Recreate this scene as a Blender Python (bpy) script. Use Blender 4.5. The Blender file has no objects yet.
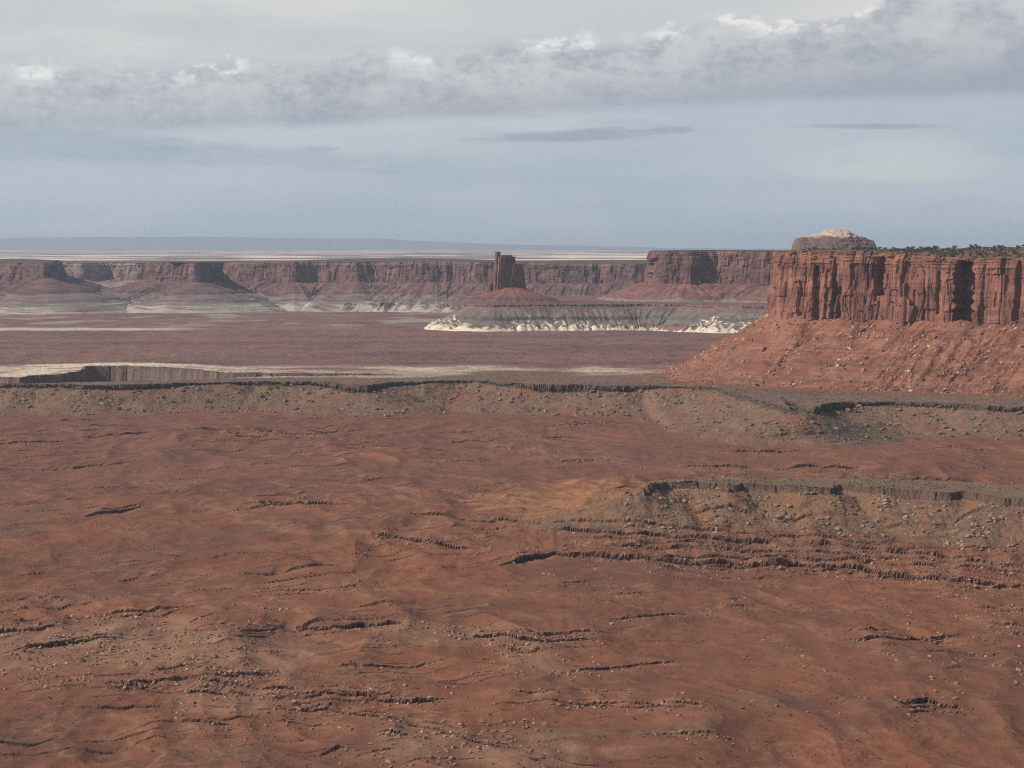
import bpy, math, random
import numpy as np
R = math.radians
sc = bpy.context.scene
C = sc.collection
rng = np.random.default_rng(7)
random.seed(7)

# ------------------------------------------------------------------ camera
ZC = 420.0                      # height of the overlook; all z below are metres relative to it
F = 2409.0                      # focal length in picture units of 1024
PITCH = math.atan(137.0 / F)
cam = bpy.data.cameras.new("camera"); camo = bpy.data.objects.new("camera", cam); C.objects.link(camo)
cam.sensor_width = 36; cam.lens = 36 * F / 1024
cam.clip_start = 5; cam.clip_end = 200000
camo.location = (0, 0, ZC); camo.rotation_euler = (math.pi / 2 - PITCH, 0, 0)
sc.camera = camo

# ------------------------------------------------------------------ light
SUN_EL = R(36)
SX, SY = -0.97, -0.24            # towards the sun on the ground plan
_n = math.hypot(SX, SY); SX /= _n; SY /= _n
sun = bpy.data.lights.new("sun", 'SUN'); sun.energy = 5.0; sun.angle = R(0.6); sun.color = (1.0, 0.93, 0.81)
suno = bpy.data.objects.new("sun", sun); C.objects.link(suno)
# lamp shines along its -Z: point -Z away from the sun
from mathutils import Vector
sdir = Vector((SX * math.cos(SUN_EL), SY * math.cos(SUN_EL), math.sin(SUN_EL)))
suno.rotation_euler = sdir.to_track_quat('Z', 'Y').to_euler()
suno.location = (0, 0, ZC + 600)

sc.view_settings.view_transform = 'Standard'; sc.view_settings.look = 'None'
sc.view_settings.exposure = 0.07; sc.view_settings.gamma = 1.0; sc.view_settings.use_curve_mapping = False
sc.cycles.use_denoising = False
sc.cycles.max_bounces = 4; sc.cycles.diffuse_bounces = 2; sc.cycles.volume_bounces = 0
sc.cycles.use_adaptive_sampling = True; sc.cycles.filter_width = 1.15

def lin(r, g, b):
    f = lambda c: c / 12.92 if c <= 0.04045 else ((c + 0.055) / 1.055) ** 2.4
    return tuple(f(c / 255.0) for c in (r, g, b))

# --- small node-expression helper
class NT:
    def __init__(s, tree): s.t = tree
    def n(s, ty, **kw):
        nd = s.t.nodes.new(ty)
        for k, v in kw.items(): setattr(nd, k, v)
        return nd
    def put(s, sock, v):
        if isinstance(v, bpy.types.NodeSocket): s.t.links.new(v, sock)
        else:
            try: sock.default_value = v
            except Exception: sock.default_value = (*v, 1.0)
    def m(s, op, a, b=0.0, c=0.0, clamp=False):
        nd = s.n('ShaderNodeMath', operation=op, use_clamp=clamp)
        s.put(nd.inputs[0], a); s.put(nd.inputs[1], b)
        if len(nd.inputs) > 2: s.put(nd.inputs[2], c)
        return nd.outputs[0]
    def sstep(s, x, lo, hi, a=0.0, b=1.0):
        nd = s.n('ShaderNodeMapRange', interpolation_type='SMOOTHSTEP')
        s.put(nd.inputs[0], x); s.put(nd.inputs[1], lo); s.put(nd.inputs[2], hi); s.put(nd.inputs[3], a); s.put(nd.inputs[4], b)
        return nd.outputs[0]
    def mix(s, f, a, b, mode='MIX'):
        nd = s.n('ShaderNodeMix', data_type='RGBA', blend_type=mode)
        s.put(nd.inputs[0], f); s.put(nd.inputs[6], a); s.put(nd.inputs[7], b)
        return nd.outputs[2]
    def vec(s, x, y, z):
        nd = s.n('ShaderNodeCombineXYZ')
        for i, v in enumerate((x, y, z)): s.put(nd.inputs[i], v)
        return nd.outputs[0]
    def noise(s, v, scale=1.0, detail=4.0, rough=0.5, dist=0.0):
        nd = s.n('ShaderNodeTexNoise')
        s.put(nd.inputs['Vector'], v); nd.inputs['Scale'].default_value = scale
        nd.inputs['Detail'].default_value = detail; nd.inputs['Roughness'].default_value = rough
        nd.inputs['Distortion'].default_value = dist
        return nd.outputs[0]
    def curve(s, x, pts):
        """piecewise-linear function of x through pts (ramps summed)"""
        out = pts[0][1]
        for (x0, y0), (x1, y1) in zip(pts, pts[1:]):
            nd = s.n('ShaderNodeMapRange', clamp=True)
            s.put(nd.inputs[0], x)
            for i, v in zip((1, 2, 3, 4), (x0, x1, 0.0, y1 - y0)): nd.inputs[i].default_value = v
            out = s.m('ADD', nd.outputs[0], out)
        return out

# ------------------------------------------------------------------ sky
def build_sky():
    w = bpy.data.worlds.new("World"); sc.world = w; w.use_nodes = True
    t = w.node_tree; t.nodes.clear(); g = NT(t)
    out = g.n('ShaderNodeOutputWorld'); bg = g.n('ShaderNodeBackground'); bg.inputs[1].default_value = 0.1
    t.links.new(bg.outputs[0], out.inputs[0])
    sky = g.n('ShaderNodeTexSky'); sky.sky_type = 'NISHITA'; sky.sun_disc = False
    sky.sun_elevation = SUN_EL; sky.sun_rotation = math.atan2(SX, SY)
    sky.altitude = 1800; sky.air_density = 1.0; sky.dust_density = 1.0
    tc = g.n('ShaderNodeTexCoord'); sp = g.n('ShaderNodeSeparateXYZ'); t.links.new(tc.outputs['Generated'], sp.inputs[0])
    X, Y, Z = sp.outputs
    az = g.m('MULTIPLY', g.m('ARCTAN2', X, Y), F)        # degrees of arc, in 1/2409 rad
    el = g.m('MULTIPLY', g.m('ARCSINE', Z), F)
    S = 10.0
    def col(r, gg, b): return tuple(c * S for c in lin(r, gg, b)) + (1.0,)
    # thin veil over the whole sky, paler higher up
    n1 = g.noise(g.vec(g.m('MULTIPLY', az, 0.0022), g.m('MULTIPLY', el, 0.011), 3.1), 1.0, 6, 0.55)
    n2 = g.noise(g.vec(g.m('MULTIPLY', az, 0.006), g.m('MULTIPLY', el, 0.035), 8.3), 1.0, 6, 0.6)
    elw = g.m('ADD', el, g.m('MULTIPLY', g.m('SUBTRACT', n1, 0.5), 130.0))
    base = g.mix(g.sstep(elw, 0, 120), col(166, 179, 192), col(171, 183, 195))
    base = g.mix(g.sstep(elw, 110, 235), base, col(205, 208, 206))
    base = g.mix(g.m('MULTIPLY', g.sstep(n1, 0.42, 0.62), g.sstep(el, 60, 190, 0.22, 0.6)), base, col(213, 215, 211))
    base = g.mix(g.m('MULTIPLY', g.m('MULTIPLY', g.sstep(n1, 0.54, 0.36), g.sstep(el, 120, 200)), 0.5), base, col(186, 192, 196))
    base = g.mix(g.m('MULTIPLY', g.sstep(n2, 0.5, 0.72), 0.35), base, col(190, 194, 198))
    nf = g.noise(g.vec(g.m('MULTIPLY', az, 0.022), g.m('MULTIPLY', el, 0.13), 12.3), 1.0, 6, 0.62, 0.3)
    # pale patch low on the right
    pu = g.m('DIVIDE', g.m('SUBTRACT', az, 370.0), 95.0); pv = g.m('DIVIDE', g.m('SUBTRACT', elw, 92.0), 16.0)
    pd = g.m('ADD', g.m('MULTIPLY', pu, pu), g.m('MULTIPLY', pv, pv))
    base = g.mix(g.m('MULTIPLY', g.sstep(pd, 1.6, 0.0), 0.35), base, col(212, 212, 204))
    # darker blue-grey streaks
    def streak(base, u0, v0, su, sv, c, amt, tilt=0.0):
        vv = g.m('SUBTRACT', g.m('ADD', el, g.m('MULTIPLY', g.m('SUBTRACT', n2, 0.5), sv * 1.6)), g.m('ADD', v0, g.m('MULTIPLY', az, tilt)))
        a = g.m('DIVIDE', g.m('SUBTRACT', az, u0), su); b = g.m('DIVIDE', vv, sv)
        d = g.m('ADD', g.m('MULTIPLY', a, a), g.m('MULTIPLY', b, b))
        d = g.m('ADD', d, g.m('ADD', g.m('MULTIPLY', g.m('SUBTRACT', n1, 0.5), 1.2), g.m('MULTIPLY', g.m('SUBTRACT', nf, 0.5), 2.6)))
        return g.mix(g.m('MULTIPLY', g.sstep(d, 1.3, 0.1), amt), base, c)
    base = streak(base, -380, 78, 330, 17, col(157, 170, 186), 0.55, -0.05)
    base = streak(base, 60, 109, 105, 6, col(158, 166, 182), 0.95, 0.035)
    base = streak(base, 165, 116, 30, 4.5, col(158, 166, 182), 0.8)
    base = streak(base, 350, 119, 80, 3, col(158, 166, 184), 0.9)
    base = streak(base, 30, 122, 60, 6, col(206, 206, 204), 0.4)
    base = streak(base, -190, 98, 22, 3, col(160, 169, 184), 0.6)
    base = streak(base, -345, 97, 26, 3.5, col(160, 169, 184), 0.6)
    # the long stratocumulus band
    q = g.noise(g.vec(g.m('MULTIPLY', az, 0.011), g.m('MULTIPLY', el, 0.028), 1.7), 1.0, 8, 0.58, 0.3)
    q2 = g.noise(g.vec(g.m('MULTIPLY', az, 0.03), g.m('MULTIPLY', el, 0.05), 5.7), 1.0, 6, 0.6, 0.2)
    q3 = g.noise(g.vec(g.m('MULTIPLY', az, 0.09), g.m('MULTIPLY', el, 0.14), 2.2), 1.0, 6, 0.62, 0.3)
    vtop = g.curve(az, [(-600, 168), (-512, 170), (-420, 177), (-330, 176), (-270, 184), (-190, 182), (-150, 198), (-80, 186), (-10, 207), (90, 206), (150, 214), (220, 224), (300, 222), (345, 234), (370, 262), (512, 290), (700, 320)])
    vbot = g.curve(az, [(-600, 106), (-512, 112), (-330, 114), (-180, 120), (-40, 126), (60, 134), (260, 142), (420, 145), (600, 147)])
    top = g.m('ADD', vtop, g.m('ADD', g.m('MULTIPLY', g.m('SUBTRACT', q, 0.5), 62.0), g.m('ADD', g.m('MULTIPLY', g.m('SUBTRACT', q2, 0.5), 26.0), g.m('MULTIPLY', g.m('SUBTRACT', q3, 0.5), 13.0))))
    below = g.m('SUBTRACT', top, el)                      # >0 inside the band
    bot = g.m('ADD', vbot, g.m('MULTIPLY', g.m('SUBTRACT', q, 0.5), 8.0))
    over = g.m('SUBTRACT', el, bot)
    mask = g.m('MULTIPLY', g.sstep(below, -5, 9), g.sstep(over, -5, 10))
    thick = g.sstep(g.m('ADD', g.m('MULTIPLY', q, 0.6), g.m('MULTIPLY', q2, 0.4)), 0.38, 0.62)
    band = g.mix(thick, col(163, 168, 178), col(205, 207, 207))
    band = g.mix(g.m('MULTIPLY', g.sstep(q2, 0.40, 0.65), 0.6), band, col(186, 189, 194))
    band = g.mix(g.m('MULTIPLY', g.sstep(over, 45, 0), 0.75), band, col(158, 164, 177))
    band = g.mix(g.m('MULTIPLY', g.sstep(az, 60, 420), g.m('MULTIPLY', g.sstep(over, 90, 10), 0.6)), band, col(150, 157, 172))
    band = g.mix(g.m('MULTIPLY', g.sstep(q3, 0.45, 0.62), g.sstep(below, 110, 0, 0.0, 0.22)), band, col(212, 213, 213))
    band = g.mix(g.m('MULTIPLY', g.sstep(q3, 0.50, 0.36), g.sstep(below, 100, 0, 0.0, 0.22)), band, col(152, 158, 169))
    sil = g.m('MULTIPLY', g.m('MULTIPLY', g.sstep(below, 22, 2), g.sstep(q2, 0.44, 0.58)), g.m('MAXIMUM', g.sstep(g.noise(g.vec(g.m('MULTIPLY', az, 0.008), 2.0, 9.0), 1.0, 3, 0.5), 0.47, 0.6), g.m('MULTIPLY', g.sstep(az, 80, 160), g.sstep(az, 400, 330))))
    band = g.mix(sil, band, col(240, 240, 236))
    base = g.mix(g.m('MULTIPLY', mask, 0.9), base, band)
    # clear sky returns between the clouds overhead, so the light stays bluish
    cover = g.sstep(el, 330, 760, 1.0, 0.08)
    colr = g.mix(cover, sky.outputs[0], base)
    t.links.new(colr, bg.inputs[0])
build_sky()

# ------------------------------------------------------------------ numpy noise
def _hash(ix, iy, seed):
    h = (ix.astype(np.int64) * 374761393 + iy.astype(np.int64) * 668265263 + seed * 974634777) & 0xffffffff
    h = ((h ^ (h >> 13)) * 1274126177) & 0xffffffff
    return (h ^ (h >> 16)) & 0xffffffff
def pn(x, y, seed=0):
    x = np.asarray(x, dtype=np.float64); y = np.asarray(y, dtype=np.float64)
    ix = np.floor(x); iy = np.floor(y); fx = x - ix; fy = y - iy
    ux = fx * fx * fx * (fx * (fx * 6 - 15) + 10); uy = fy * fy * fy * (fy * (fy * 6 - 15) + 10)
    def gr(a, b, dx, dy):
        th = _hash(a, b, seed) * (2 * math.pi / 4294967296.0)
        return np.cos(th) * dx + np.sin(th) * dy
    a = gr(ix, iy, fx, fy); b = gr(ix + 1, iy, fx - 1, fy); c = gr(ix, iy + 1, fx, fy - 1); d = gr(ix + 1, iy + 1, fx - 1, fy - 1)
    return ((a + (b - a) * ux) + ((c + (d - c) * ux) - (a + (b - a) * ux)) * uy) * 1.5
def fbm(x, y, seed=0, oc=4, gain=0.5, ridged=False):
    s = 0; a = 1.0; t = 0; f = 1.0
    for i in range(oc):
        v = pn(x * f, y * f, seed + i * 17)
        if ridged: v = 1 - 2 * np.abs(v)
        s = s + v * a; t += a; a *= gain; f *= 2.03
    return s / t
def ss(x, lo, hi):
    t = np.clip((np.asarray(x, float) - lo) / (hi - lo), 0, 1); return t * t * (3 - 2 * t)
def mixc(a, b, f):
    f = np.asarray(f)[..., None]; return a * (1 - f) + np.asarray(b) * f

def cell(u, seed, v=0.0):
    '''one random value per cell, 0..1'''
    u = np.asarray(u, float); return _hash(np.floor(u), np.floor(u * 0 + v), seed) / 4294967296.0

# ------------------------------------------------------------------ pixel <-> place
cp, sp_ = math.cos(PITCH), math.sin(PITCH)
def P(px, row, z):
    """plan point at height z (relative to the camera) seen in that direction"""
    a = (px - 512) / F; b = (384 - row) / F
    dy = cp + b * sp_; dz = -sp_ + b * cp
    k = z / dz
    return (a * k, dy * k)
def PXY(px, row, Y):
    a = (px - 512) / F; b = (384 - row) / F
    dy = cp + b * sp_; dz = -sp_ + b * cp
    k = Y / dy
    return (a * k, dz * k)

def dense(pts, step):
    pts = np.array(pts, float); out = []
    for p, q in zip(pts, pts[1:]):
        n = max(1, int(np.hypot(*(q - p)) / step)); out.append(p + (q - p) * (np.arange(n) / n)[:, None])
    out.append(pts[-1:]); return np.vstack(out)

class DField:
    """distance to a plan curve, sampled on a coarse grid and read back bilinearly"""
    def __init__(s, curve, x0, x1, y0, y1, st=10.0, closed=False):
        s.x0, s.y0, s.st = x0, y0, st
        s.nx = int((x1 - x0) / st) + 2; s.ny = int((y1 - y0) / st) + 2
        gx = x0 + np.arange(s.nx) * st; gy = y0 + np.arange(s.ny) * st
        GX, GY = np.meshgrid(gx, gy)
        fx, fy = GX.ravel(), GY.ravel(); D = np.empty(fx.size)
        A = curve[:-1]; B = curve[1:]; AB = B - A; L2 = (AB ** 2).sum(1) + 1e-9
        for i in range(0, fx.size, 4000):
            px = fx[i:i + 4000, None] - A[None, :, 0]; py = fy[i:i + 4000, None] - A[None, :, 1]
            t = np.clip((px * AB[:, 0] + py * AB[:, 1]) / L2, 0, 1)
            D[i:i + 4000] = np.sqrt(((px - t * AB[:, 0]) ** 2 + (py - t * AB[:, 1]) ** 2).min(1))
        if closed:
            ins = np.zeros(fx.size, bool)
            for (ax, ay), (bx, by) in zip(curve, np.roll(curve, -1, 0)):
                c = ((ay > fy) != (by > fy)) & (fx < (bx - ax) * (fy - ay) / (by - ay + 1e-12) + ax); ins ^= c
            D = np.where(ins, -D, D)
        else:
            yc = np.interp(fx, curve[:, 0], curve[:, 1])     # curve is a function of x
            D = np.where(fy > yc, -D, D)
        s.D = D.reshape(s.ny, s.nx)
    def __call__(s, x, y):
        u = np.clip((x - s.x0) / s.st, 0, s.nx - 1.001); v = np.clip((y - s.y0) / s.st, 0, s.ny - 1.001)
        i = u.astype(int); j = v.astype(int); fu = u - i; fv = v - j; D = s.D
        return (D[j, i] * (1 - fu) + D[j, i + 1] * fu) * (1 - fv) + (D[j + 1, i] * (1 - fu) + D[j + 1, i + 1] * fu) * fv

# ------------------------------------------------------------------ plan of the big steps
BENCH = -225.0
rim_px = [(-90, 383), (0, 383.5), (60, 384), (85, 385), (130, 384), (180, 383), (260, 381.5), (330, 382), (345, 384.5), (365, 385.5), (385, 382.5),
          (400, 381.5), (470, 380), (510, 382.5), (545, 384.5), (620, 386), (640, 385.3), (690, 386.5), (720, 388), (765, 391), (780, 400), (795, 410),
          (812, 409), (828, 403), (850, 401.5), (900, 401.5), (950, 403), (990, 406), (1024, 407), (1060, 403), (1120, 410)]
rim_w = np.array([P(a, b, BENCH) for a, b in rim_px])
rim_w = rim_w[np.argsort(rim_w[:, 0])]
rim_w = np.vstack([[(-2200, 4100)], rim_w, [(2000, 3150)]])
rim_c = dense(rim_w, 12)
k = np.arange(len(rim_c))
rim_c = rim_c + np.stack([np.zeros(len(k)), 14 * fbm(k / 9.0, k * 0, 3, 3)], 1)
rim_c[:, 0] = np.maximum.accumulate(rim_c[:, 0] + 1e-6 * k)
DR = DField(rim_c, -1500, 1500, 1200, 4700, 16.0)

B2 = -250.0   # the lower bench, right middle
b2_front = [(640, 490), (652, 485), (668, 482), (700, 482.5), (722, 483), (729, 487), (745, 484.5), (775, 486), (800, 487.5), (832, 489), (838, 484.5), (870, 487.5), (905, 490), (945, 494), (965, 492), (1000, 498), (1040, 500), (1120, 503)]
b2_back = [(1120, 486), (1024, 485), (960, 482), (900, 480), (850, 478.5), (800, 478.5), (740, 478.5), (690, 479), (655, 480.5)]
b2_w = np.array([P(a, b, B2) for a, b in b2_front + b2_back]); b2_c = dense(np.vstack([b2_w, b2_w[:1]]), 8)
b2_c = b2_c + 5 * np.stack([fbm(b2_c[:, 0] / 25, b2_c[:, 1] / 25, 5, 3), fbm(b2_c[:, 0] / 25, b2_c[:, 1] / 25, 6, 3)], 1)
DB = DField(b2_c, -200, 1000, 1900, 3200, 6.0, closed=True)

g_near = [(-120, 386), (0, 384.5), (60, 383.5), (130, 381.5), (180, 381), (215, 379.5), (240, 377.5), (300, 376.5), (380, 375.6)]
g_far = [(400, 374.6), (330, 373.8), (265, 373.2), (225, 373), (205, 371), (195, 369.5), (175, 368), (140, 366.5), (110, 366), (86, 366.5), (82, 371), (60, 375), (30, 376), (20, 378), (0, 377), (-120, 378)]
g_w = np.array([P(a, b, BENCH - 1) for a, b in g_near + g_far]); g_c = dense(np.vstack([g_w, g_w[:1]]), 14)
g_c = g_c + 9 * np.stack([fbm(g_c[:, 0] / 30, g_c[:, 1] / 30, 15, 3), fbm(g_c[:, 0] / 30, g_c[:, 1] / 30, 16, 3)], 1)
DG = DField(g_c, -1500, 100, 3700, 4900, 8.0, closed=True)

def prof(d, pts):
    p = np.array(pts); return np.interp(d, p[:, 0], p[:, 1])

# ledges drawn as (px,row) runs, step height in metres; they follow the strata on the slopes
LEDGES = [
 (5.5, [(405, 513), (430, 515), (465, 521), (500, 523)]), (4.5, [(478, 518), (520, 522), (545, 525), (579, 527), (650, 530), (720, 537), (800, 541), (900, 549)]),
 (6.5, [(544, 533), (600, 536), (650, 539), (684, 542), (720, 545), (784, 546)]), (5.0, [(800, 547), (828, 550), (880, 555), (945, 561), (990, 562)]),
 (6.0, [(362, 534), (380, 537), (430, 543), (486, 551)]), (7.0, [(500, 567), (530, 560), (553, 555), (590, 557), (624, 560), (684, 566), (720, 566), (760, 567), (800, 569), (867, 574), (933, 581), (1000, 588)]),
 (4.5, [(600, 549), (680, 552), (760, 555), (850, 559), (940, 566), (1040, 573)]), (4.0, [(560, 541), (640, 545), (700, 549), (740, 551)]), (4.5, [(660, 561), (760, 562), (860, 566), (960, 573), (1040, 580)]), (5.0, [(940, 588), (985, 590)]), (6.0, [(965, 607), (1000, 612), (1060, 613)]), (4.0, [(930, 596), (975, 600)]), (5.0, [(985, 625), (1050, 628)]),
 (6.0, [(-40, 632), (0, 632), (38, 631), (55, 626)]), (4.0, [(95, 618), (165, 612), (178, 610)]), (4.5, [(0, 654), (60, 645), (125, 638)]),
 (5.0, [(190, 622), (212, 615)]), (6.0, [(240, 634), (278, 631)]), (6.5, [(292, 631), (330, 630), (390, 624), (410, 625)]), (5.0, [(435, 631), (500, 637), (530, 642), (600, 640)]),
 (5.0, [(500, 650), (530, 651)]), (4.5, [(200, 684), (250, 690), (300, 695)]), (4.5, [(285, 694), (320, 698), (380, 702), (440, 704), (452, 702)]),
 (4.0, [(275, 707), (350, 714), (430, 730), (470, 740), (540, 757)]), (6.5, [(318, 757), (340, 748), (356, 752)]), (6, [(360, 758), (390, 750)]), (4.5, [(375, 735), (420, 737)]),
 (3.5, [(100, 682), (160, 692), (250, 700)]), (3.0, [(180, 705), (240, 712)]), (3.5, [(190, 722), (240, 726)]),
 (3.5, [(512, 636), (570, 639), (610, 636)]), (3.8, [(560, 676), (620, 670), (677, 662)]), (3.0, [(500, 705), (600, 704), (697, 706), (720, 709)]),
 (5.0, [(850, 641), (890, 639), (957, 637)]), (3.5, [(787, 664), (832, 671)]), (7.0, [(895, 704), (925, 705), (967, 712)]), (3.0, [(870, 655), (905, 652)]),
 (3.0, [(720, 602), (745, 600)]), (4.0, [(700, 612), (760, 608)]), (3.5, [(600, 622), (690, 615)]), (4.0, [(555, 585), (590, 582)]), (5.0, [(505, 560), (530, 557)]),
 (5.0, [(-30, 446), (0, 445), (64, 442)]), (4.5, [(78, 437), (110, 436), (152, 433)]), (5.0, [(176, 430), (220, 432), (280, 434), (324, 437)]), (3.5, [(335, 440), (390, 446)]),
 (7.0, [(84, 517), (110, 513), (140, 508)]), (6.5, [(248, 502), (280, 506), (345, 504)]), (4.0, [(356, 536), (400, 540)]), (3.5, [(270, 591), (370, 589)]),
 (4.0, [(455, 443), (500, 441)]), (3.5, [(480, 447), (530, 453), (560, 462), (600, 461), (645, 467)]), (4.5, [(545, 426), (610, 424)]), (3.0, [(420, 464), (490, 462)]),
 (4.0, [(610, 489), (640, 487)]), (5.5, [(716, 452), (760, 453), (808, 451)]), (4.5, [(680, 468), (754, 469)]), (4.0, [(770, 471), (860, 468)]), (3.5, [(720, 477), (740, 476)]),
 (3.5, [(806, 480), (850, 479), (900, 480), (983, 485)]), (3.5, [(930, 448), (1000, 452)]), (3.0, [(765, 438), (840, 437)]), (3.5, [(160, 488), (190, 486)]), (3.0, [(120, 525), (150, 535)]),
 (3.0, [(40, 600), (120, 598)]), (3.5, [(600, 596), (660, 592)]), (3.5, [(760, 640), (800, 648)]), (3.0, [(340, 668), (440, 662)]), (3.0, [(640, 735), (760, 748)]), (3.0, [(860, 600), (905, 603)]),
]
def floor0(x, y):
    """the basin floor before ledges: falls gently towards the overlook, with low rounded hills"""
    d = DR(x, y)
    z = -266 - 20 * np.clip((d - 120) / 900.0, -0.1, 1.0) - 44 * np.clip((3100 - y) / 1700.0, 0, 1.4)
    z = z + 10 * ss(x, 100, 700) * ss(y, 2450, 2900) * (1 - ss(y, 3000, 3500))
    a = ss(d, 90, 420)
    wx = x + 45 * pn(x / 260, y / 260, 51); wy = y + 45 * pn(x / 260, y / 260, 52)
    rdg = fbm(wx / 240, wy / 330, 21, 4, 0.45, True)
    z = z + a * (8.0 * rdg - 3.4 + 8.0 * fbm(x / 420, y / 520, 22, 3))
    z = z + a * 5.2 * (0.6 + fbm(x / 300, y / 260, 27, 2)) * fbm((wx + .25 * y) / 84, wy / 230, 23, 2, 0.4, True)
    return z
def project_floor(px, row):
    z = -290.0
    for _ in range(14):
        x, y = P(px, row, z); z = 0.5 * z + 0.5 * float(surf1(np.array([x]), np.array([y]))[0])
    return P(px, row, z)

def gorge_d(x, y): return DG(x, y) + 9 * fbm(x / 48, y / 60, 45, 3) + 3 * (cell(x / 16 + y / 90, 48) - .5)
def surf1(x, y):
    """ground south of the far plains, without ledges"""
    f = floor0(x, y)
    d = DR(x, y)
    dn = d + 6 * fbm(x / 22, y / 22, 31, 3) + 7 * fbm(x / 70, y / 70, 33, 2) + 5.0 * (cell(x / 9.0 + y / 60, 34) - .5) * np.exp(-np.abs(d) / 14)
    gul = .7 * fbm(x / 45 + 0.8 * fbm(x / 60, y / 50, 5, 2), y / 110, 32, 4, 0.55, True)
    gu2 = ss(130 - np.abs(x - P(853, 425, -245)[0]) * 1.5 , 40, 120) * 10
    slope = prof(dn + 8 * gul + gu2, [(-1e5, 0), (0, 0), (12, -12), (30, -19), (80, -35), (135, -43), (220, -47), (700, -58), (1500, -500)])
    # rim cap: a sheer step, higher where the alcoves are
    caps = 4.2 + 8.0 * fbm(x / 110, y * 0, 35, 2)
    for bx, bw, ba in ((75, 30, 5), (352, 26, 6), (585, 48, 6), (815, 34, 2), (700, 40, -3), (1010, 30, 3), (450, 40, -2)): caps = caps + ba * np.exp(-((x - (bx - 512) / F * 3800) / (bw * 1.55)) ** 2)
    capj = 3.5 * (cell(x / 13, 36) - .5) + 2.0 * (cell(x / 5.5, 37) - .5)
    step = np.clip(dn / 3.0, 0, 1) * (np.clip(caps, 1.4, 14) * (.5 + .5 * np.exp(-np.maximum(dn, 0) / 30)) + capj * np.exp(-np.maximum(dn, 0) / 6))
    slope = np.where(dn > 0, np.minimum(slope, -step), slope)
    slope2 = np.where(dn > 0, np.minimum(prof(dn + 8 * gul * ss(dn, 5, 50) + gu2, [(0, 0), (6, -2), (30, -11), (80, -28), (135, -39), (220, -46), (700, -58), (1500, -500)]) - step, 0), 0)
    bench = BENCH - 16 * ss(y, 4600, 6900) + 0.9 * fbm(x / 120, y / 160, 36, 4)
    z = np.maximum(bench + slope2, f)
    z = np.where(d < 0, bench, z)
    # lower bench on the right
    db = DB(x, y); dbn = db + 4 * fbm(x / 14, y / 14, 41, 3)
    capb = np.clip(7.0 + 5 * fbm(x / 90, y / 400, 42, 2), 1.5, 12); capbj = 2.5 * (cell(x / 7, 46) - .5)
    dbn = dbn + 3.0 * (cell(x / 5.0 + y / 40, 47) - .5) * np.exp(-np.abs(db) / 10)
    gulb = fbm(x / 32, y / 110, 43, 3, 0.5, True)
    zb = B2 + 1.0 * fbm(x / 40, y / 40, 44, 3) + np.where(dbn > 0, -np.clip(dbn / 2.5, 0, 1) * (capb * (.5 + .5 * np.exp(-np.maximum(dbn, 0) / 25)) + capbj * np.exp(-np.maximum(dbn, 0) / 6)) + prof(dbn + 6 * gulb * ss(dbn, 3, 40), [(0, 0), (6, -1), (40, -16), (90, -31), (150, -42), (260, -60), (500, -120)]), 0)
    z = np.where(y < 3300, np.maximum(z, zb), z)
    # the gorge sunk in the bench
    dg = gorge_d(x, y)
    z = z - 60 * ss(-dg, 0, 7) * ss(-d, 5, 15)
    return z

LW = []
for s, run in LEDGES:
    w = [project_floor(a, b) for a, b in run]
    w = np.array(w); w = w[np.argsort(w[:, 0])]; LW.append((s, w))
STR = []
_lr = np.random.default_rng(11)
for s_, w in LW:
    STR.append((s_, w, 1.0))
    for k_ in range(3 if DB(w[:, 0], w[:, 1]).min() > 210 else 1):      # thinner beds of the same set, broken and shorter
        a0, a1 = sorted(_lr.uniform(-.15, 1.15, 2)); x0, x1 = w[0, 0], w[-1, 0]; L_ = x1 - x0
        xs_ = np.linspace(x0 + a0 * L_, x0 + a1 * L_, 8)
        if xs_[-1] - xs_[0] < 15: continue
        STR.append((s_ * _lr.uniform(.35, .7), np.stack([xs_, np.interp(xs_, w[:, 0], w[:, 1]) + _lr.uniform(-42, 42) + 10 * fbm(xs_ / 60, xs_ * 0 + k_, 7, 2)], 1), 0.8))
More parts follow.
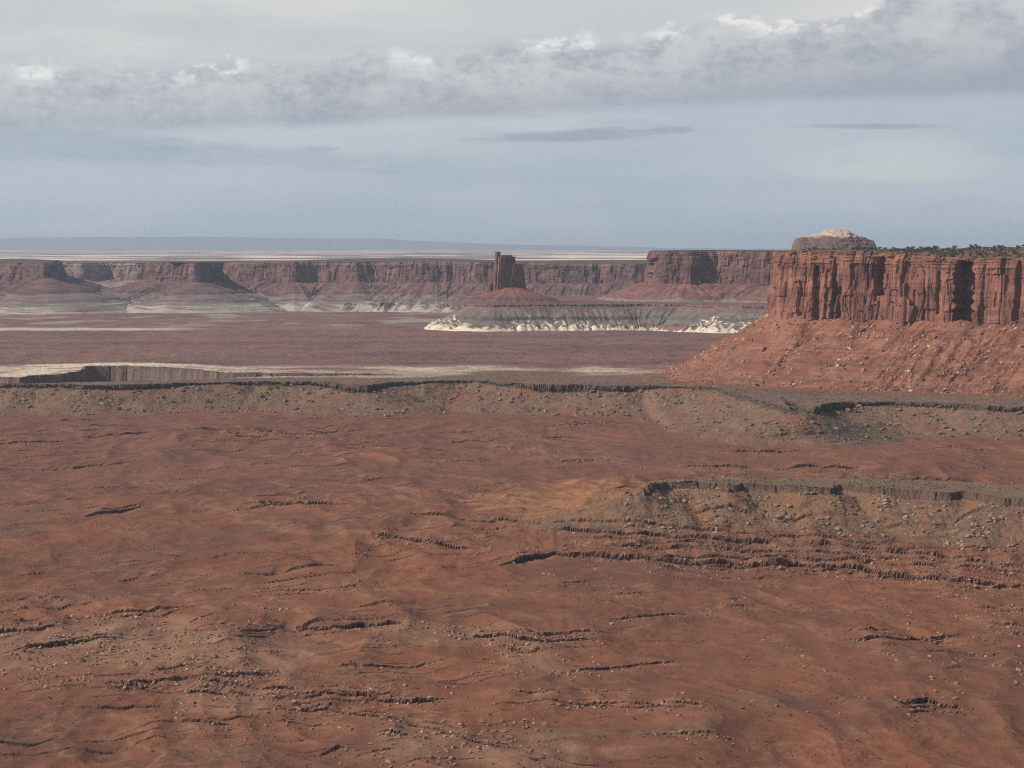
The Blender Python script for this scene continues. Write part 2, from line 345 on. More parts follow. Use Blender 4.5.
def ledge_sum(x, y):
    add = np.zeros_like(x); face = np.zeros_like(x); sh = np.zeros_like(x); apr = np.zeros_like(x)
    for i, (s, w, q_) in enumerate(STR):
        x0, x1 = w[0, 0], w[-1, 0]; ya, yb = w[:, 1].min() - 110, w[:, 1].max() + 150
        m = np.nonzero((x > x0 - 25) & (x < x1 + 25) & (y > ya) & (y < yb))[0]
        if not len(m): continue
        X = x[m]; Yv = y[m]
        jag = cell(X / 6.5 + .35 * np.sin(X / 17.0), 200 + i) - .5; jag2 = cell(X / 2.7 + Yv / 50, 300 + i) - .5
        yc = np.interp(X, w[:, 0], w[:, 1]) + 13 * fbm(X / 42, Yv / 300, 60 + i, 5, .66) + 1.2 * jag + .3 * jag2
        sl = np.gradient(w[:, 1], w[:, 0]) if len(w) > 1 else np.zeros(1)
        slx = np.interp(X, w[:, 0], sl); cs = 1 / np.sqrt(1 + np.clip(slx, -3, 3) ** 2)
        t = (Yv - yc) * cs
        fade = ss(X, x0 - 15, x0 + 25) * (1 - ss(X, x1 - 25, x1 + 15))
        var = np.clip(0.72 + 1.5 * fbm(X / 26, X * 0 + i, 130 + i, 4, .6) + .28 * jag + .1 * jag2, 0.5 if q_ == 1.0 else 0.0, 1.6)
        hs = np.clip(0.72 + 1.2 * fbm(X / 34, X * 0 + i, 130 + i, 3), 0.0, 1.5); ed = np.exp(-np.abs(t) / 2.2)
        h = 0.70 * s * fade * (hs + (var - hs) * ed)
        w_ = 1.0
        up = np.where(t > 0, np.clip(t / w_, 0, 1) * np.exp(-np.maximum(t - w_, 0) / 38.0), 0)
        dn = -0.22 * np.exp(-np.abs(t) / 13.0)
        add[m] += h * (up + dn)
        face[m] = np.maximum(face[m], np.minimum(fade * var * 1.5, 1) * ((t > -1.2) & (t < 1.6)))
        apr[m] = np.maximum(apr[m], np.where(t <= 0, fade * hs * np.exp(t / 12.0), 0) + .7 * fade * ((t > 1.2) & (t < 4.5)))
        # the bed overhangs the softer layer below it
        sh[m] += h * (.60 * ((t > -3.4) & (t <= 0)) - .45 * ((t > 0) & (t < 2.8)))
    return add, face, sh, apr
def ground_z(x, y, full=False):
    x = np.asarray(x, float); y = np.asarray(y, float)
    z = surf1(x, y)
    near = y < 4300
    add = np.zeros_like(x); face = np.zeros_like(x); sh = np.zeros_like(x); apr = np.zeros_like(x)
    i = np.nonzero(near)[0]
    if len(i):
        a, fc, sh[i], apr[i] = ledge_sum(x[i], y[i]); add[i] = a; face[i] = fc
        xi, yi = x[i], y[i]
        dd = DR(xi, yi); out = ss(dd, 60, 200)
        # minor strata: soft terracing of the slopes, stronger in patches
        # beds of the basin floor: long, thin, near-level ledges, each cropping out in places along its run
        for per, sd, hh in ((74.0, 70, 2.0), (41.0, 170, 1.35), (23.0, 270, .8)):
            yq = yi + .35 * np.abs(xi) + 42 * fbm(xi / 260, yi / 500, sd, 3) + 11 * fbm(xi / 48, yi / 200, sd + 1, 3) - 1.1 * (z[i] + 290)
            j_ = cell(xi / 6.0 + .3 * np.sin(xi / 19.0), sd + 2) - .5; yq = yq + 1.3 * j_ + .3 * (cell(xi / 2.6, sd + 3) - .5)
            q = yq / per; k_ = np.floor(q); t = (q - k_) * per
            pat = ss(fbm(xi / 150 + k_ * 7.31, k_ * 3.7 + yi / 900, sd + 4, 3), .02, .26) * ss(fbm(xi / 30, k_ * 5.1, sd + 5, 3), -.32, .0) * (.45 + .55 * ss(fbm(xi / 330, yi / 220, sd + 6, 3), -.15, .2))
            hk = hh * pat * (.7 + .9 * cell(k_, sd + 8))
            up = np.clip(t / 1.1, 0, 1) * np.exp(-np.maximum(t - 1.1, 0) / (per * .38)) * ss(per - t, 0, per * .5)
            add[i] += out * hk * up * (1 + .35 * j_ * np.exp(-t / 3))
            lo = per - t                                   # metres below the next bed up the slope
            face[i] = np.maximum(face[i], out * np.minimum(pat * 1.3, 1) * ((t < 2.0) | (lo < 1.5)))
            apr[i] = np.maximum(apr[i], out * pat * np.exp(-lo / 9.0) * .8)
            sh[i] += out * hk * (.6 * (lo < 3.2) - .45 * (t < 2.6))
        rough = 0.25 + 1.0 * ss(fbm(xi / 160, yi / 120, 72, 3), 0.0, 0.4)
        add[i] += out * (0.75 * fbm(xi / 9, yi / 12, 73, 4, .6) * rough + 1.2 * fbm(xi / 42, yi / 60, 76, 2, 0.4, True))
        # blocky debris on the two scarps
        blk = ((dd > 8) & (dd < 150)) | ((DB(xi, yi) > 6) & (DB(xi, yi) < 160))
        add[i] += blk * (1.5 * np.abs(fbm(xi / 9, yi / 12, 77, 3)) + 2.5 * fbm(xi / 40, yi / 50, 78, 2))
    z = z + add
    # far plains and the high country behind the mesas
    far = y > 9000
    z = np.where(far, z * (1 - ss(y, 13900, 14700)) + ss(y, 13900, 14700) * (-84 - 12 * ss(y, 16000, 60000) + 7 * fbm(x / 1500, y / 2500, 80, 4)), z)
    z = z + (DR(x, y) < 0) * (y < 5200) * (.9 * fbm(x / 7, y / 12, 84, 3, .6) + 1.2 * fbm(x / 45, y / 60, 85, 3))
    z = z + ss(y, 4500, 5200) * (1 - ss(y, 12000, 13000)) * 1.8 * fbm(x / 60, y / 90, 81, 3)
    if full:
        d_ = DR(x, y) + 6 * fbm(x / 22, y / 22, 31, 3) + 7 * fbm(x / 70, y / 70, 33, 2) + 5.0 * (cell(x / 9.0 + y / 60, 34) - .5) * np.exp(-np.abs(DR(x, y)) / 14)
        sh = sh + np.where(near, 3.2 * ((d_ > 2.6) & (d_ < 9)) - 2.0 * ((d_ > -1.5) & (d_ <= 2.6)), 0)
        return z, face, sh, apr
    return z

# ------------------------------------------------------------------ mesh + materials
def mesh_from(name, V, Fq, mat, col=None, smooth=False):
    me = bpy.data.meshes.new(name)
    V = np.asarray(V, np.float32).copy(); V[:, 2] += ZC
    Fq = np.asarray(Fq, np.int32); nf, k_ = Fq.shape
    me.vertices.add(len(V)); me.vertices.foreach_set('co', V.ravel())
    me.loops.add(nf * k_); me.loops.foreach_set('vertex_index', Fq.ravel())
    me.polygons.add(nf); me.polygons.foreach_set('loop_start', np.arange(nf, dtype=np.int32) * k_)
    me.polygons.foreach_set('loop_total', np.full(nf, k_, np.int32))
    me.polygons.foreach_set('use_smooth', np.full(nf, smooth))
    me.update(calc_edges=True)
    if col is not None:
        a = me.color_attributes.new('rock', 'FLOAT_COLOR', 'POINT')
        c4 = np.ones((len(V), 4), np.float32); c4[:, :3] = np.clip(col, 0, 1); a.data.foreach_set('color', c4.ravel())
    me.materials.append(mat)
    return me
def link(name, me, parent=None, **props):
    o = bpy.data.objects.new(name, me); C.objects.link(o)
    if parent: o.parent = parent
    for k_, v in props.items(): o[k_] = v
    return o
def grid_faces(nr, nc):
    i = np.arange(nr - 1)[:, None] * nc + np.arange(nc - 1)[None, :]; i = i.ravel()
    return np.stack([i, i + 1, i + nc + 1, i + nc], 1)

def rock_mat(name, grain=1.0, bump=0.6, speck=0.0, var=0.22, streak=0.0):
    m = bpy.data.materials.new(name); m.use_nodes = True; t = m.node_tree; t.nodes.clear(); g = NT(t)
    out = g.n('ShaderNodeOutputMaterial'); b = g.n('ShaderNodeBsdfPrincipled'); t.links.new(b.outputs[0], out.inputs[0])
    b.inputs['Roughness'].default_value = 0.95; b.inputs['Specular IOR Level'].default_value = 0.1
    at = g.n('ShaderNodeAttribute', attribute_name='rock'); tc = g.n('ShaderNodeTexCoord'); ob = tc.outputs['Object']
    n1 = g.noise(ob, 0.35 / grain, 5, 0.65); n2 = g.noise(ob, 0.03 / grain, 5, 0.6)
    k1 = g.m('ADD', 1.0 - var, g.m('MULTIPLY', n1, 2 * var)); k2 = g.m('ADD', 1.0 - var * .8, g.m('MULTIPLY', n2, 1.6 * var))
    kk = g.m('MULTIPLY', k1, k2)
    if streak:
        mp = g.n('ShaderNodeMapping'); mp.inputs['Scale'].default_value = (0.09, 0.09, 0.011); t.links.new(ob, mp.inputs[0])
        n3 = g.noise(mp.outputs[0], 1.0 / grain, 5, 0.6)
        kk = g.m('MULTIPLY', kk, g.sstep(n3, 0.28, 0.66, 1.0 - streak, 1.0 + streak * .45))
    c = g.mix(1.0, at.outputs['Color'], g.vec(kk, kk, kk), 'MULTIPLY')
    if speck:   # scattered low brush: dull grey-green dots
        n4 = g.noise(ob, 0.55, 2, 0.5)
        c = g.mix(g.m('MULTIPLY', g.sstep(n4, 0.60, 0.68), speck), c, (0.055, 0.05, 0.03, 1))
        n5 = g.noise(ob, 0.8, 2, 0.5)
        c = g.mix(g.m('MULTIPLY', g.sstep(n5, 0.62, 0.70), speck * 0.6), c, (0.36, 0.21, 0.14, 1))
    t.links.new(c, b.inputs['Base Color'])
    bp = g.n('ShaderNodeBump'); bp.inputs['Strength'].default_value = bump; bp.inputs['Distance'].default_value = 1.0 * grain
    nb = g.noise(ob, 0.5 / grain, 6, 0.65); t.links.new(nb, bp.inputs['Height']); t.links.new(bp.outputs[0], b.inputs['Normal'])
    return m
M_ground = rock_mat('soil_and_rock', 1.0, 0.7, 0.32, 0.20)
M_cliff = rock_mat('cliff_sandstone', 2.0, 0.6, 0, 0.20, 0.22)
M_talus = rock_mat('talus_rubble', 2.2, 0.9, 0, 0.26)
M_far = rock_mat('distant_rock', 7.0, 0.5, 0, 0.16, 0.22)
M_dome = rock_mat('pale_sandstone', 2.0, 0.6, 0, 0.18)
M_boulder = rock_mat('boulder_rock', 1.0, 0.5, 0, 0.25)

# base colours (linear albedo)
RED = np.array([.196, .073, .038]); RED2 = np.array([.152, .059, .035]); PURP = np.array([.152, .069, .050]); ORG = np.array([.23, .105, .052])
TAN = np.array([.30, .17, .105]); GRN = np.array([.115, .090, .062]); GRYB = np.array([.165, .100, .066]); CREAM = np.array([.58, .47, .35]); DARK = np.array([.085, .045, .035])

M_LINE = np.array([(690, 5600), (600, 5000), (500, 4500), (455, 4260), (443, 4130), (470, 4085), (530, 4020), (640, 3922), (760, 3840), (865, 3800), (1100, 3650)], float)
DM = DField(M_LINE[np.argsort(M_LINE[:, 0])], 0, 1300, 3200, 6000, 25.0)
def build_ground():
    # rows: dense where the picture looks at the ground, then ever wider to the horizon
    ys = [500, 700, 900, 1100, 1250, 1340]
    y = 1380.0
    while y < 4150: ys.append(y); y += min(max(1.2, 0.42 * y * y / (F * 300)), 2.6)
    while y < 95000: ys.append(y); y += min(0.5 * y * y / (F * (235 if y < 9000 else 90)), y * 0.03) if y > 4700 else 2.6
    ys = np.array(ys)
    inn = np.linspace(-0.235, 0.235, 1180); side = 0.235 + np.cumsum(np.linspace(0.0006, 0.02, 34))
    cs = np.concatenate([-side[::-1], inn, side])
    Yg, Cg = np.meshgrid(ys, cs, indexing='ij'); Xg = Yg * Cg
    x = Xg.ravel(); y = Yg.ravel()
    z, face, sh, apr = ground_z(x, y, True)
    d = DR(x, y); db = DB(x, y); dg = gorge_d(x, y)
    # slope, for telling rock faces from soil
    Z = z.reshape(Yg.shape)
    gy = np.gradient(Z, axis=0) / np.gradient(Yg, axis=0)
    gx = np.gradient(Z, axis=1) / np.maximum(np.gradient(Xg, axis=1), 1e-3)
    sl = np.hypot(gx, gy).ravel()
    n1 = fbm(x / 260, y / 200, 101, 4); n2 = fbm(x / 70, y / 60, 102, 4); n3 = fbm(x / 16, y / 16, 103, 3)
    c = mixc(np.tile(RED, (len(x), 1)), RED2, ss(n1, -.25, .3))
    c = mixc(c, PURP, ss(y, 2300, 3300) * (0.55 + 0.4 * n1))
    c = mixc(c, TAN, 0.18 * ss(n2, 0.10, 0.5) * (1 - .5 * ss(y, 2300, 3000)))
    c = mixc(c, GRN, 0.18 * ss(-n2 + n1 * .6, 0.22, 0.55))
    band = fbm(x / 400, (z + 2 * n2) / 1.6, 104, 3)
    c = mixc(c, TAN * 0.95, 0.32 * ss(band, .12, .45) * ss(sl, 0.03, 0.12)); c = mixc(c, RED2 * .8, 0.35 * ss(-band, .1, .45) * ss(sl, .03, .12))
    # orange bare patch and rocky tan ground
    def blob(px, row, rx, ry, zz=-300):
        X0, Y0 = P(px, row, zz); Xr = rx * Y0 / F; Yr = abs(P(px, row - ry, zz)[1] - P(px, row + ry, zz)[1]) / 2
        q = ((x - X0) / Xr) ** 2 + ((y - Y0) / Yr) ** 2 + 1.3 * n2 + .7 * n3
        return 1 - ss(q, 0.5, 1.25)
    c = mixc(c, np.array([.32, .145, .066]), 0.85 * blob(615, 510, 125, 15, -294))
    for bx, by, rx, ry in [(95, 655, 150, 26), (240, 665, 90, 20), (225, 700, 60, 12), (440, 640, 80, 10), (530, 660, 30, 20), (520, 745, 70, 18), (420, 735, 40, 14), (130, 640, 90, 14)]:
        c = mixc(c, TAN * (0.9 + .35 * n3[:, None]), 0.42 * blob(bx, by, rx, ry, -318))
    for bx, by, rx, ry in [(640, 728, 90, 10), (230, 745, 60, 12), (760, 700, 60, 8), (20, 540, 40, 16)]:
        c = mixc(c, GRN, 0.3 * blob(bx, by, rx, ry, -318))
    c = mixc(c, TAN * (1.0 + .5 * n3[:, None]), np.clip(apr, 0, 1) * .55 * ss(n3, -.35, .15))
    # scarp below the rim: grey-brown debris in tongues over the red
    sc_ = (1 - ss(d, 110, 175)) * ss(d, 0, 3); tong = fbm(x / 38, y / 140, 105, 4)
    c = mixc(c, GRYB * (1 + .35 * n3[:, None]), sc_ * (0.55 + 0.45 * ss(tong, -.25, .2)))
    c = mixc(c, RED * 1.1, sc_ * 0.6 * ss(fbm(x / 60, y / 90, 106, 3), .15, .4))
    c = mixc(c, TAN * .85, 0.4 * sc_ * (1 - ss(np.abs(x - P(656, 400, -240)[0]) / 14, .4, 1.2)))
    c = mixc(c, GRN * .7, 0.6 * blob(855, 428, 45, 9, -250) * ss(d, 3, 20))
    # lower bench: grey-green cap and mixed debris slope
    b_ = (db > 0) * (1 - ss(db + 22 * n2, 85, 125)); tb = fbm(x / 30, y / 110, 107, 4)
    c = mixc(c, np.array([.165, .105, .068]) * (1 + .35 * n3[:, None]), b_ * (0.5 + .4 * ss(tb, -.2, .2)))
    c = mixc(c, ORG * .9, b_ * .8 * ss(tb, .0, .3)); c = mixc(c, GRN, b_ * .5 * ss(-tb, .12, .4))
    topb = (1 - ss(db, -2, 4)); c = mixc(c, np.array([.155, .118, .075]), topb * (.75 + .3 * n3))
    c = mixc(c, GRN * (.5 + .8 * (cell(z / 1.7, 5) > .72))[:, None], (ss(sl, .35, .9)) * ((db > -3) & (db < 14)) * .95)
    # bench beyond the rim
    t = ss(-d, -1, 2)
    far = mixc(np.tile(np.array([.195, .098, .080]), (len(x), 1)), np.array([.140, .076, .067]), ss(fbm(x / 500, y / 300, 108, 4), -.2, .3))
    far = mixc(far, np.array([.22, .125, .095]), .6 * ss(fbm(x / 120, y / 260, 109, 5, .6), .05, .4))
    far = mixc(far, far * .6, .8 * ss(fbm(x / 45, y / 110, 119, 4, .6), .1, .4))
    far = mixc(far, GRN * 1.1, ss(-d, 900, 250) * .0 + (1 - ss(-d, 120, 420 + 200 * n1)) * (.32 + .38 * ss(n2, -.3, .3)))
    dm = np.abs(DM(x, y)) + 22 * n2 + 12 * n3
    far = mixc(far, np.array([.20, .088, .055]) * (1 + .4 * n3[:, None]), (1 - ss(dm, 222, 275)) * .85 * (x > -50))
    # pale sandstone bared around the gorge and in thin streaks
    yb = P(0, 374.5, BENCH)[1]
    gl = 1 - ss(np.abs(dg), 40, 150 + 120 * np.abs(n1) )
    leftw = 1 - ss(x, -800, -300)
    pal = ss(np.where(y > 4150, gl, gl * .2), 0.2, .7) * (dg > -6)
    pal = np.maximum(pal * (.45 + .55 * leftw), (ss(y, P(0, 377, BENCH)[1], P(0, 372, BENCH)[1]) * (1 - ss(y, P(0, 368, BENCH)[1], P(0, 364, BENCH)[1]))) * ss(fbm(x / 260, y / 220, 110, 4), -.2, .25) * (1 - ss(x, 100, 420)) * .75)
    far = mixc(far, CREAM * (1 + .3 * n3[:, None]), pal)
    bigy = P(0, 328.5, -239)[1]
    far = mixc(far, CREAM * .9, (1 - ss(np.abs(y - bigy + 60 * n1) / 130, .5, 1.3)) * (1 - ss(x, -1100, -850)) * .85)
    far = mixc(far, np.array([.42, .38, .30]), .45 * ss(y, 7000, 7600) * ss(fbm(x / 220, y / 350, 111, 4), .0, .35))
    mo = fbm(x / 11, y / 26, 120, 4, .65)
    far = far * (1 + .55 * mo * (y < 7000))[:, None]
    far = mixc(far, np.array([.17, .10, .07]), .6 * ss(fbm(x / 70, y / 60, 121, 4), .05, .3) * (y < 4600))
    gw = (dg < 3.2) & (d < -20)
    far = np.where(gw[:, None], mixc(np.tile(np.array([.13, .085, .072]), (len(x), 1)), np.array([.20, .135, .11]), ss(fbm(x / 25, y / 25, 112, 3), -.2, .3)), far)
    # high country at the horizon: pale slickrock and dark brush in long strips
    hc = mixc(np.tile(np.array([.20, .14, .13]), (len(x), 1)), np.array([.70, .56, .47]), ss(fbm(x / 2600, y / 1900, 113, 5, .6), .0, .14))
    far = mixc(far, hc, ss(y, 13900, 14600))
    c = mixc(c, far, t)
    # bare rock faces
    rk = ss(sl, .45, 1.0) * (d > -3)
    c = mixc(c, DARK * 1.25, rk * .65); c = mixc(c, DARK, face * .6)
    c = mixc(c, GRN * .6, ((d > 0) & (d < 9)) * .8)
    global GZ, GYS, GCS
    GZ, GYS, GCS = Z, ys, cs
    c = c * (1 + .15 * fbm(x / 5, y / 9, 122, 3, .6))[:, None]
    V = np.stack([x, y + sh, z], 1)
    me = mesh_from('ground', V, grid_faces(len(ys), len(cs)), M_ground, c)
    link('ground', me, kind='structure')
build_ground()

def hills():
    # low blue range far beyond the mesas, highest on the left
    ys = np.linspace(72000, 80000, 30); xs = np.linspace(-25000, 16000, 360); Xg, Yg = np.meshgrid(xs, ys); x = Xg.ravel(); y = Yg.ravel()
    crest = 1.72 * np.interp(x / 1.75, [-14000, -9000, -7000, -5200, -4300, -2500, -700, 0, 1500, 3000, 9000], [150, 165, 185, 188, 165, 150, 70, 40, 20, -20, -60])
    z = -130 + (crest + 130) * np.sin(np.pi * np.clip((y - 72000) / 8000, 0, 1)) ** .7 + 26 * fbm(x / 1500, y / 1500, 83, 4)
    me = mesh_from('hills', np.stack([x, y, z], 1), grid_faces(30, 360), M_far, np.tile(np.array([.15, .16, .18]), (len(x), 1)), True)
    link('hills', me, kind='structure')
hills()

# ------------------------------------------------------------------ mesas and buttes
def resample(pts, step):
    p = dense(pts, step / 4); s = np.concatenate([[0], np.cumsum(np.hypot(*np.diff(p, axis=0).T))])
    u = np.arange(0, s[-1], step); return np.stack([np.interp(u, s, p[:, 0]), np.interp(u, s, p[:, 1])], 1), u
def smooth1(a, n, closed=False):
    if n < 2: return a
    k_ = np.hanning(n * 2 + 1); k_ /= k_.sum()
    pad = np.concatenate([a[-n:], a, a[:n]]) if closed else np.concatenate([np.repeat(a[:1], n, 0), a, np.repeat(a[-1:], n, 0)])
    return np.stack([np.convolve(pad[:, i], k_, 'valid') for i in range(a.shape[1])], 1)

def wall(name, plan, rows, step, seed, props, closed=False, nsm=20, amp=(20, 6, 2.2), notches=(), capoff=40, matc=None, matt=None,
         colf=None, zf=None, talus_gul=8.0, foot_gul=0.0, dz=None, low_px=None, cap_closed=True, parts=('cliff', 'talus_slope', 'caprock')):
    """rows: dict with z levels: top, base (cliff foot), foot (talus foot), and offsets. Cliffs are grown along a plan curve,
    walked so that outward lies to the right of travel."""
    pts = [P_ for P_ in plan]
    if closed: pts = pts + [pts[0]]
    c, u = resample(pts, step); 
    if closed: pass
    cs = smooth1(c, nsm, closed)
    L = u[-1]
    def per(arrf):  # noise along the curve, periodic if closed
        return arrf
    tg = np.gradient(smooth1(c, nsm * 2, closed), axis=0)
    if closed:
        cc = smooth1(c, nsm * 2, True); tg = (np.roll(cc, -1, 0) - np.roll(cc, 1, 0))
    tg /= np.hypot(tg[:, 0], tg[:, 1])[:, None] + 1e-9
    nr = np.stack([tg[:, 1], -tg[:, 0]], 1)
    n = len(c); X0, Y0 = cs[:, 0], cs[:, 1]
    top, base, foot = rows['top'], rows['base'], rows['foot']
    H = top - base; dz = dz or H / 60.0
    tz = rows.get('topz'); topz = np.full(n, float(top)) if tz is None else tz(X0, Y0)
    px = 512 + F * X0 / np.maximum(Y0, 1)
    nx, ny = cs[:, 0], cs[:, 1]
    big = amp[0] * fbm(nx / (amp[0] * 7) , ny / (amp[0] * 7), seed, 3)
    ncl = max(8, int(H / dz)); fr = np.linspace(0, 1, ncl)       # 0 at cliff foot, 1 at top
    capn = int(rows.get('kayenta', 0.18) * 0 + 6)
    kay = rows.get('kay', 0.0); kayh = rows.get('kayh', 0.2)
    rowsV = []; rowsC = []; kinds = []
    basez = base + rows.get('bvar', 6) * fbm(nx / 45, ny / 45, seed + 9, 3)
    # talus rows, foot upwards
    ntal = rows.get('ntal', 60); toff = rows['toff']; tp = rows.get('tprof', [(0, 0), (1, 1)])
    def emit(off, z, kind, fr_):
        rowsV.append(np.stack([X0 + nr[:, 0] * off, Y0 + nr[:, 1] * off, z + 0 * X0], 1)); kinds.append((kind, fr_))
    def colum(fz, z):
        """outward displacement of the cliff at height fraction fz"""
        w = 4 * amp[1]
        col_ = fbm(nx / w + .15 * fz, ny / w, seed + 1, 2)
        flut = 1 - 2 * np.abs(pn(nx / (w * .8) + fz * .25, ny / (w * .8), seed + 2))
        crack = -np.exp(-(pn(nx / (w * 1.5) + .12 * fz * pn(nx / 40, ny / 40, seed + 5), ny / (w * 1.5), seed + 3) / .055) ** 2)
        fine = fbm(nx / (amp[2] * 3.2), ny / (amp[2] * 3.2) + z / 60.0, seed + 4, 2)
        slab = np.where(pn(nx / (w * .55), ny / (w * .55) + z / 75.0, seed + 6) > .12, 1.0, 0.0)      # spalled slabs with sharp edges
        wz = .6 * fbm(nx / 55, ny / 55 + z / 90, seed + 7, 2)
        s2 = cell((nx * .8 - ny * .6) / (w * .42) + wz, seed + 8, 0) ; sA = (nx * .8 - ny * .6); s3 = cell(sA / (w * 1.15) + wz * 1.1 + .22 * np.floor(z / 37.0 + 2 * cell(sA / (w * 2.3), seed + 13)), seed + 11, 0)
        s5 = cell(sA / (w * .6) + wz + 3.3 * np.floor(z / 26.0 + 2.5 * cell(sA / (w * 1.7), seed + 14)), seed + 15)
        edge = -np.exp(-((sA / (w * 1.15) + wz * 1.1) % 1.0) / .035) * (pn(sA / 40, z / 50, seed + 16) > -.05)
        mid = fbm(nx / 26 + z / 140, ny / 26 - z / 110, seed + 12, 3)
        return amp[1] * (.9 * col_ + .35 * crack + .8 * (s3 - .5) + .38 * mid + .45 * edge + .36 * (s5 > .62)) + amp[2] * (fine + .7 * slab + .3 * (s2 - .5))
    for i in range(ntal):
        f_ = i / (ntal - 1)                                       # 0 foot .. 1 cliff base
        zz = np.interp(f_, [a for a, b in tp], [b for a, b in tp])
        gul = fbm(nx / rows.get('gw', 30), ny / rows.get('gw', 30), seed + 20, 3, .5, True)
        fine = fbm(nx / 9 + 0 * f_, ny / 9 + f_ * toff / 9, seed + 21, 3) + 1.2 * fbm(nx / 24, ny / 24 + f_ * toff / 50, seed + 23, 2, .5, True)
        off = toff * (1 - f_)
        z = foot + (basez - foot) * zz
        d_ = math.sin(math.pi * min(1, f_ * 1.0)) * talus_gul * (gul - .3) + rows.get('trough', 1.5) * fine * min(1, 6 * (1 - f_)) 
        if foot_gul: d_ = d_ + foot_gul * math.exp(-((f_ - .16) / .12) ** 2) * fbm(nx / 22, ny / 22, seed + 25, 2, .5, True)
        wob = big * .5 + toff * .13 * fbm(nx / (toff * 1.2 + 30), ny / (toff * 1.2 + 30), seed + 22, 2) * (1 - f_)
        if i == 0: z = z - 6; 
        rowsV.append(np.stack([X0 + nr[:, 0] * (off + wob + 6), Y0 + nr[:, 1] * (off + wob + 6), z + d_], 1)); kinds.append(('t', f_))
    nt0 = len(rowsV)
    for i in range(ncl):
        f_ = fr[i]; z = (basez - 8) + (topz - basez + 8) * f_
        lay = 0
        off = big * .5 + colum(f_, z) + rows.get('batter', 6) * (1 - f_)
        if kay:
            kk = np.clip((f_ - (1 - kayh)) / kayh, 0, 1)
            stair = np.floor(kk * 4 + 1.6 * fbm(nx / 45, ny / 45, seed + 30, 3)) / 4
            kv = 0.35 + .65 * ss(fbm(nx / 150, ny / 150, seed + 31, 2), -.3, .3)
            off = off - kay * kv * np.clip(stair, 0, 1) - (kk > 0) * 1.5 * pn(nx / 15, ny / 15 + i * 3.1, seed + 32)
            lipp = ((f_ > 1 - kayh - .03) & (f_ < 1 - kayh + .01)) * 1.6 * (pn(nx / 30, ny / 30, seed + 36) > 0)
            off = off + lipp
        for (p0, wd, dep, f0, f1) in notches:
            p0 = p0 + 1.1 * pn(z / 22 + p0, z * 0 + p0, seed + 40) ; wd_ = wd; wd = wd_ * (.72 + .28 * ss(f1 - f_, 0, .12)) * (1 + .30 * pn(z / 26 + 3 * p0, z * 0, seed + 42))
            e = ss(px, p0 - wd / 2 - .8, p0 - wd / 2 + .2) * (1 - ss(px, p0 + wd / 2 - .8, p0 + wd / 2 + .8)) * (Y0 < rows.get('ymax', 1e9))
            off = off - dep * e * ss(f_, f0 - .03, f0 + .01) * (1 - ss(f_, f1 - .02, f1 + .02))
        emit(off, z, 'c', f_)
    lastoff = off
    cr = rows.get('caprise'); target = cr(X0, Y0) if cr else topz + 1.0; NK = 14
    for j in range(NK):
        q_ = (j + 1) / NK; a = capoff * q_ ** 1.3; stp = (np.floor(q_ * 5 + .8 * fbm(nx / 70, ny / 70, seed + 33, 2)) / 5).clip(0, 1)
        emit(lastoff * max(0, 1 - q_) - a + 1.5 * fbm(nx / 9, ny / 9 + j, seed + 34, 2) * (j < NK - 1), topz + .4 + (target - topz) * (.45 * q_ + .55 * stp) + .8 * fbm(nx / 12, ny / 12 + j * .6, seed + 35, 2), 'k', q_)
    V = np.array(rowsV)                                           # (rows, n, 3)
    nrow = V.shape[0]
    col = colf(V, kinds, seed) if colf else np.full(V.shape, .2)
    root = bpy.data.objects.new(name, None); C.objects.link(root)
    ctr = (float(cs[:, 0].mean()), float(cs[:, 1].mean()), float(foot + ZC)); root.location = ctr
    for k_, v in props.items(): root[k_] = v
    def slab_(pname, a, b, mat):
        A = V[a:b].copy(); nr_ = b - a; Fc = grid_faces(nr_, n)[:, ::-1]
        if closed:
            i = np.arange(nr_ - 1) * n
            Fc = np.vstack([Fc, np.stack([i + n - 1, i + 2 * n - 1, i + n, i], 1)[:, ::-1] if False else np.stack([i, i + n, i + 2 * n - 1, i + n - 1], 1)])
        W = A.reshape(-1, 3) - np.array([ctr[0], ctr[1], foot])
        me = mesh_from(pname, W - np.array([0, 0, ZC]), Fc, mat, col[a:b].reshape(-1, 3))
        return link(pname, me, root)
    slab_(parts[1], 0, nt0 + 0, matt or M_talus)
    slab_(parts[0], nt0, nt0 + ncl, matc or M_cliff)
    # cap: last cliff row inward, closed by one flat polygon
    A = V[nt0 + ncl - 1:]; W = A.reshape(-1, 3) - np.array([ctr[0], ctr[1], foot]); Fc = grid_faces(A.shape[0], n)[:, ::-1]
    if closed:
        i = np.arange(A.shape[0] - 1) * n; Fc = np.vstack([Fc, np.stack([i, i + n, i + 2 * n - 1, i + n - 1], 1)])
    me = mesh_from(parts[2], W - np.array([0, 0, ZC]), Fc, matt or M_talus, col[nt0 + ncl - 1:].reshape(-1, 3))
    cap = link(parts[2], me, root)
    if cap_closed:
        import bmesh
        bm = bmesh.new(); bm.from_mesh(me); bm.verts.ensure_lookup_table()
        ring = [bm.verts[(A.shape[0] - 1) * n + i] for i in range(0, n)]
        mid = np.mean([v.co[:] for v in ring], 0); lay = bm.verts.layers.float_color.get('rock')
        cv = bm.verts.new(Vector(mid)); cv[lay] = ring[0][lay]
        for i in range(n if closed else n - 1):
            try: bm.faces.new((ring[i], ring[(i + 1) % n], cv))
            except ValueError: pass
        bm.to_mesh(me); bm.free()
    return root, V, nt0, ncl

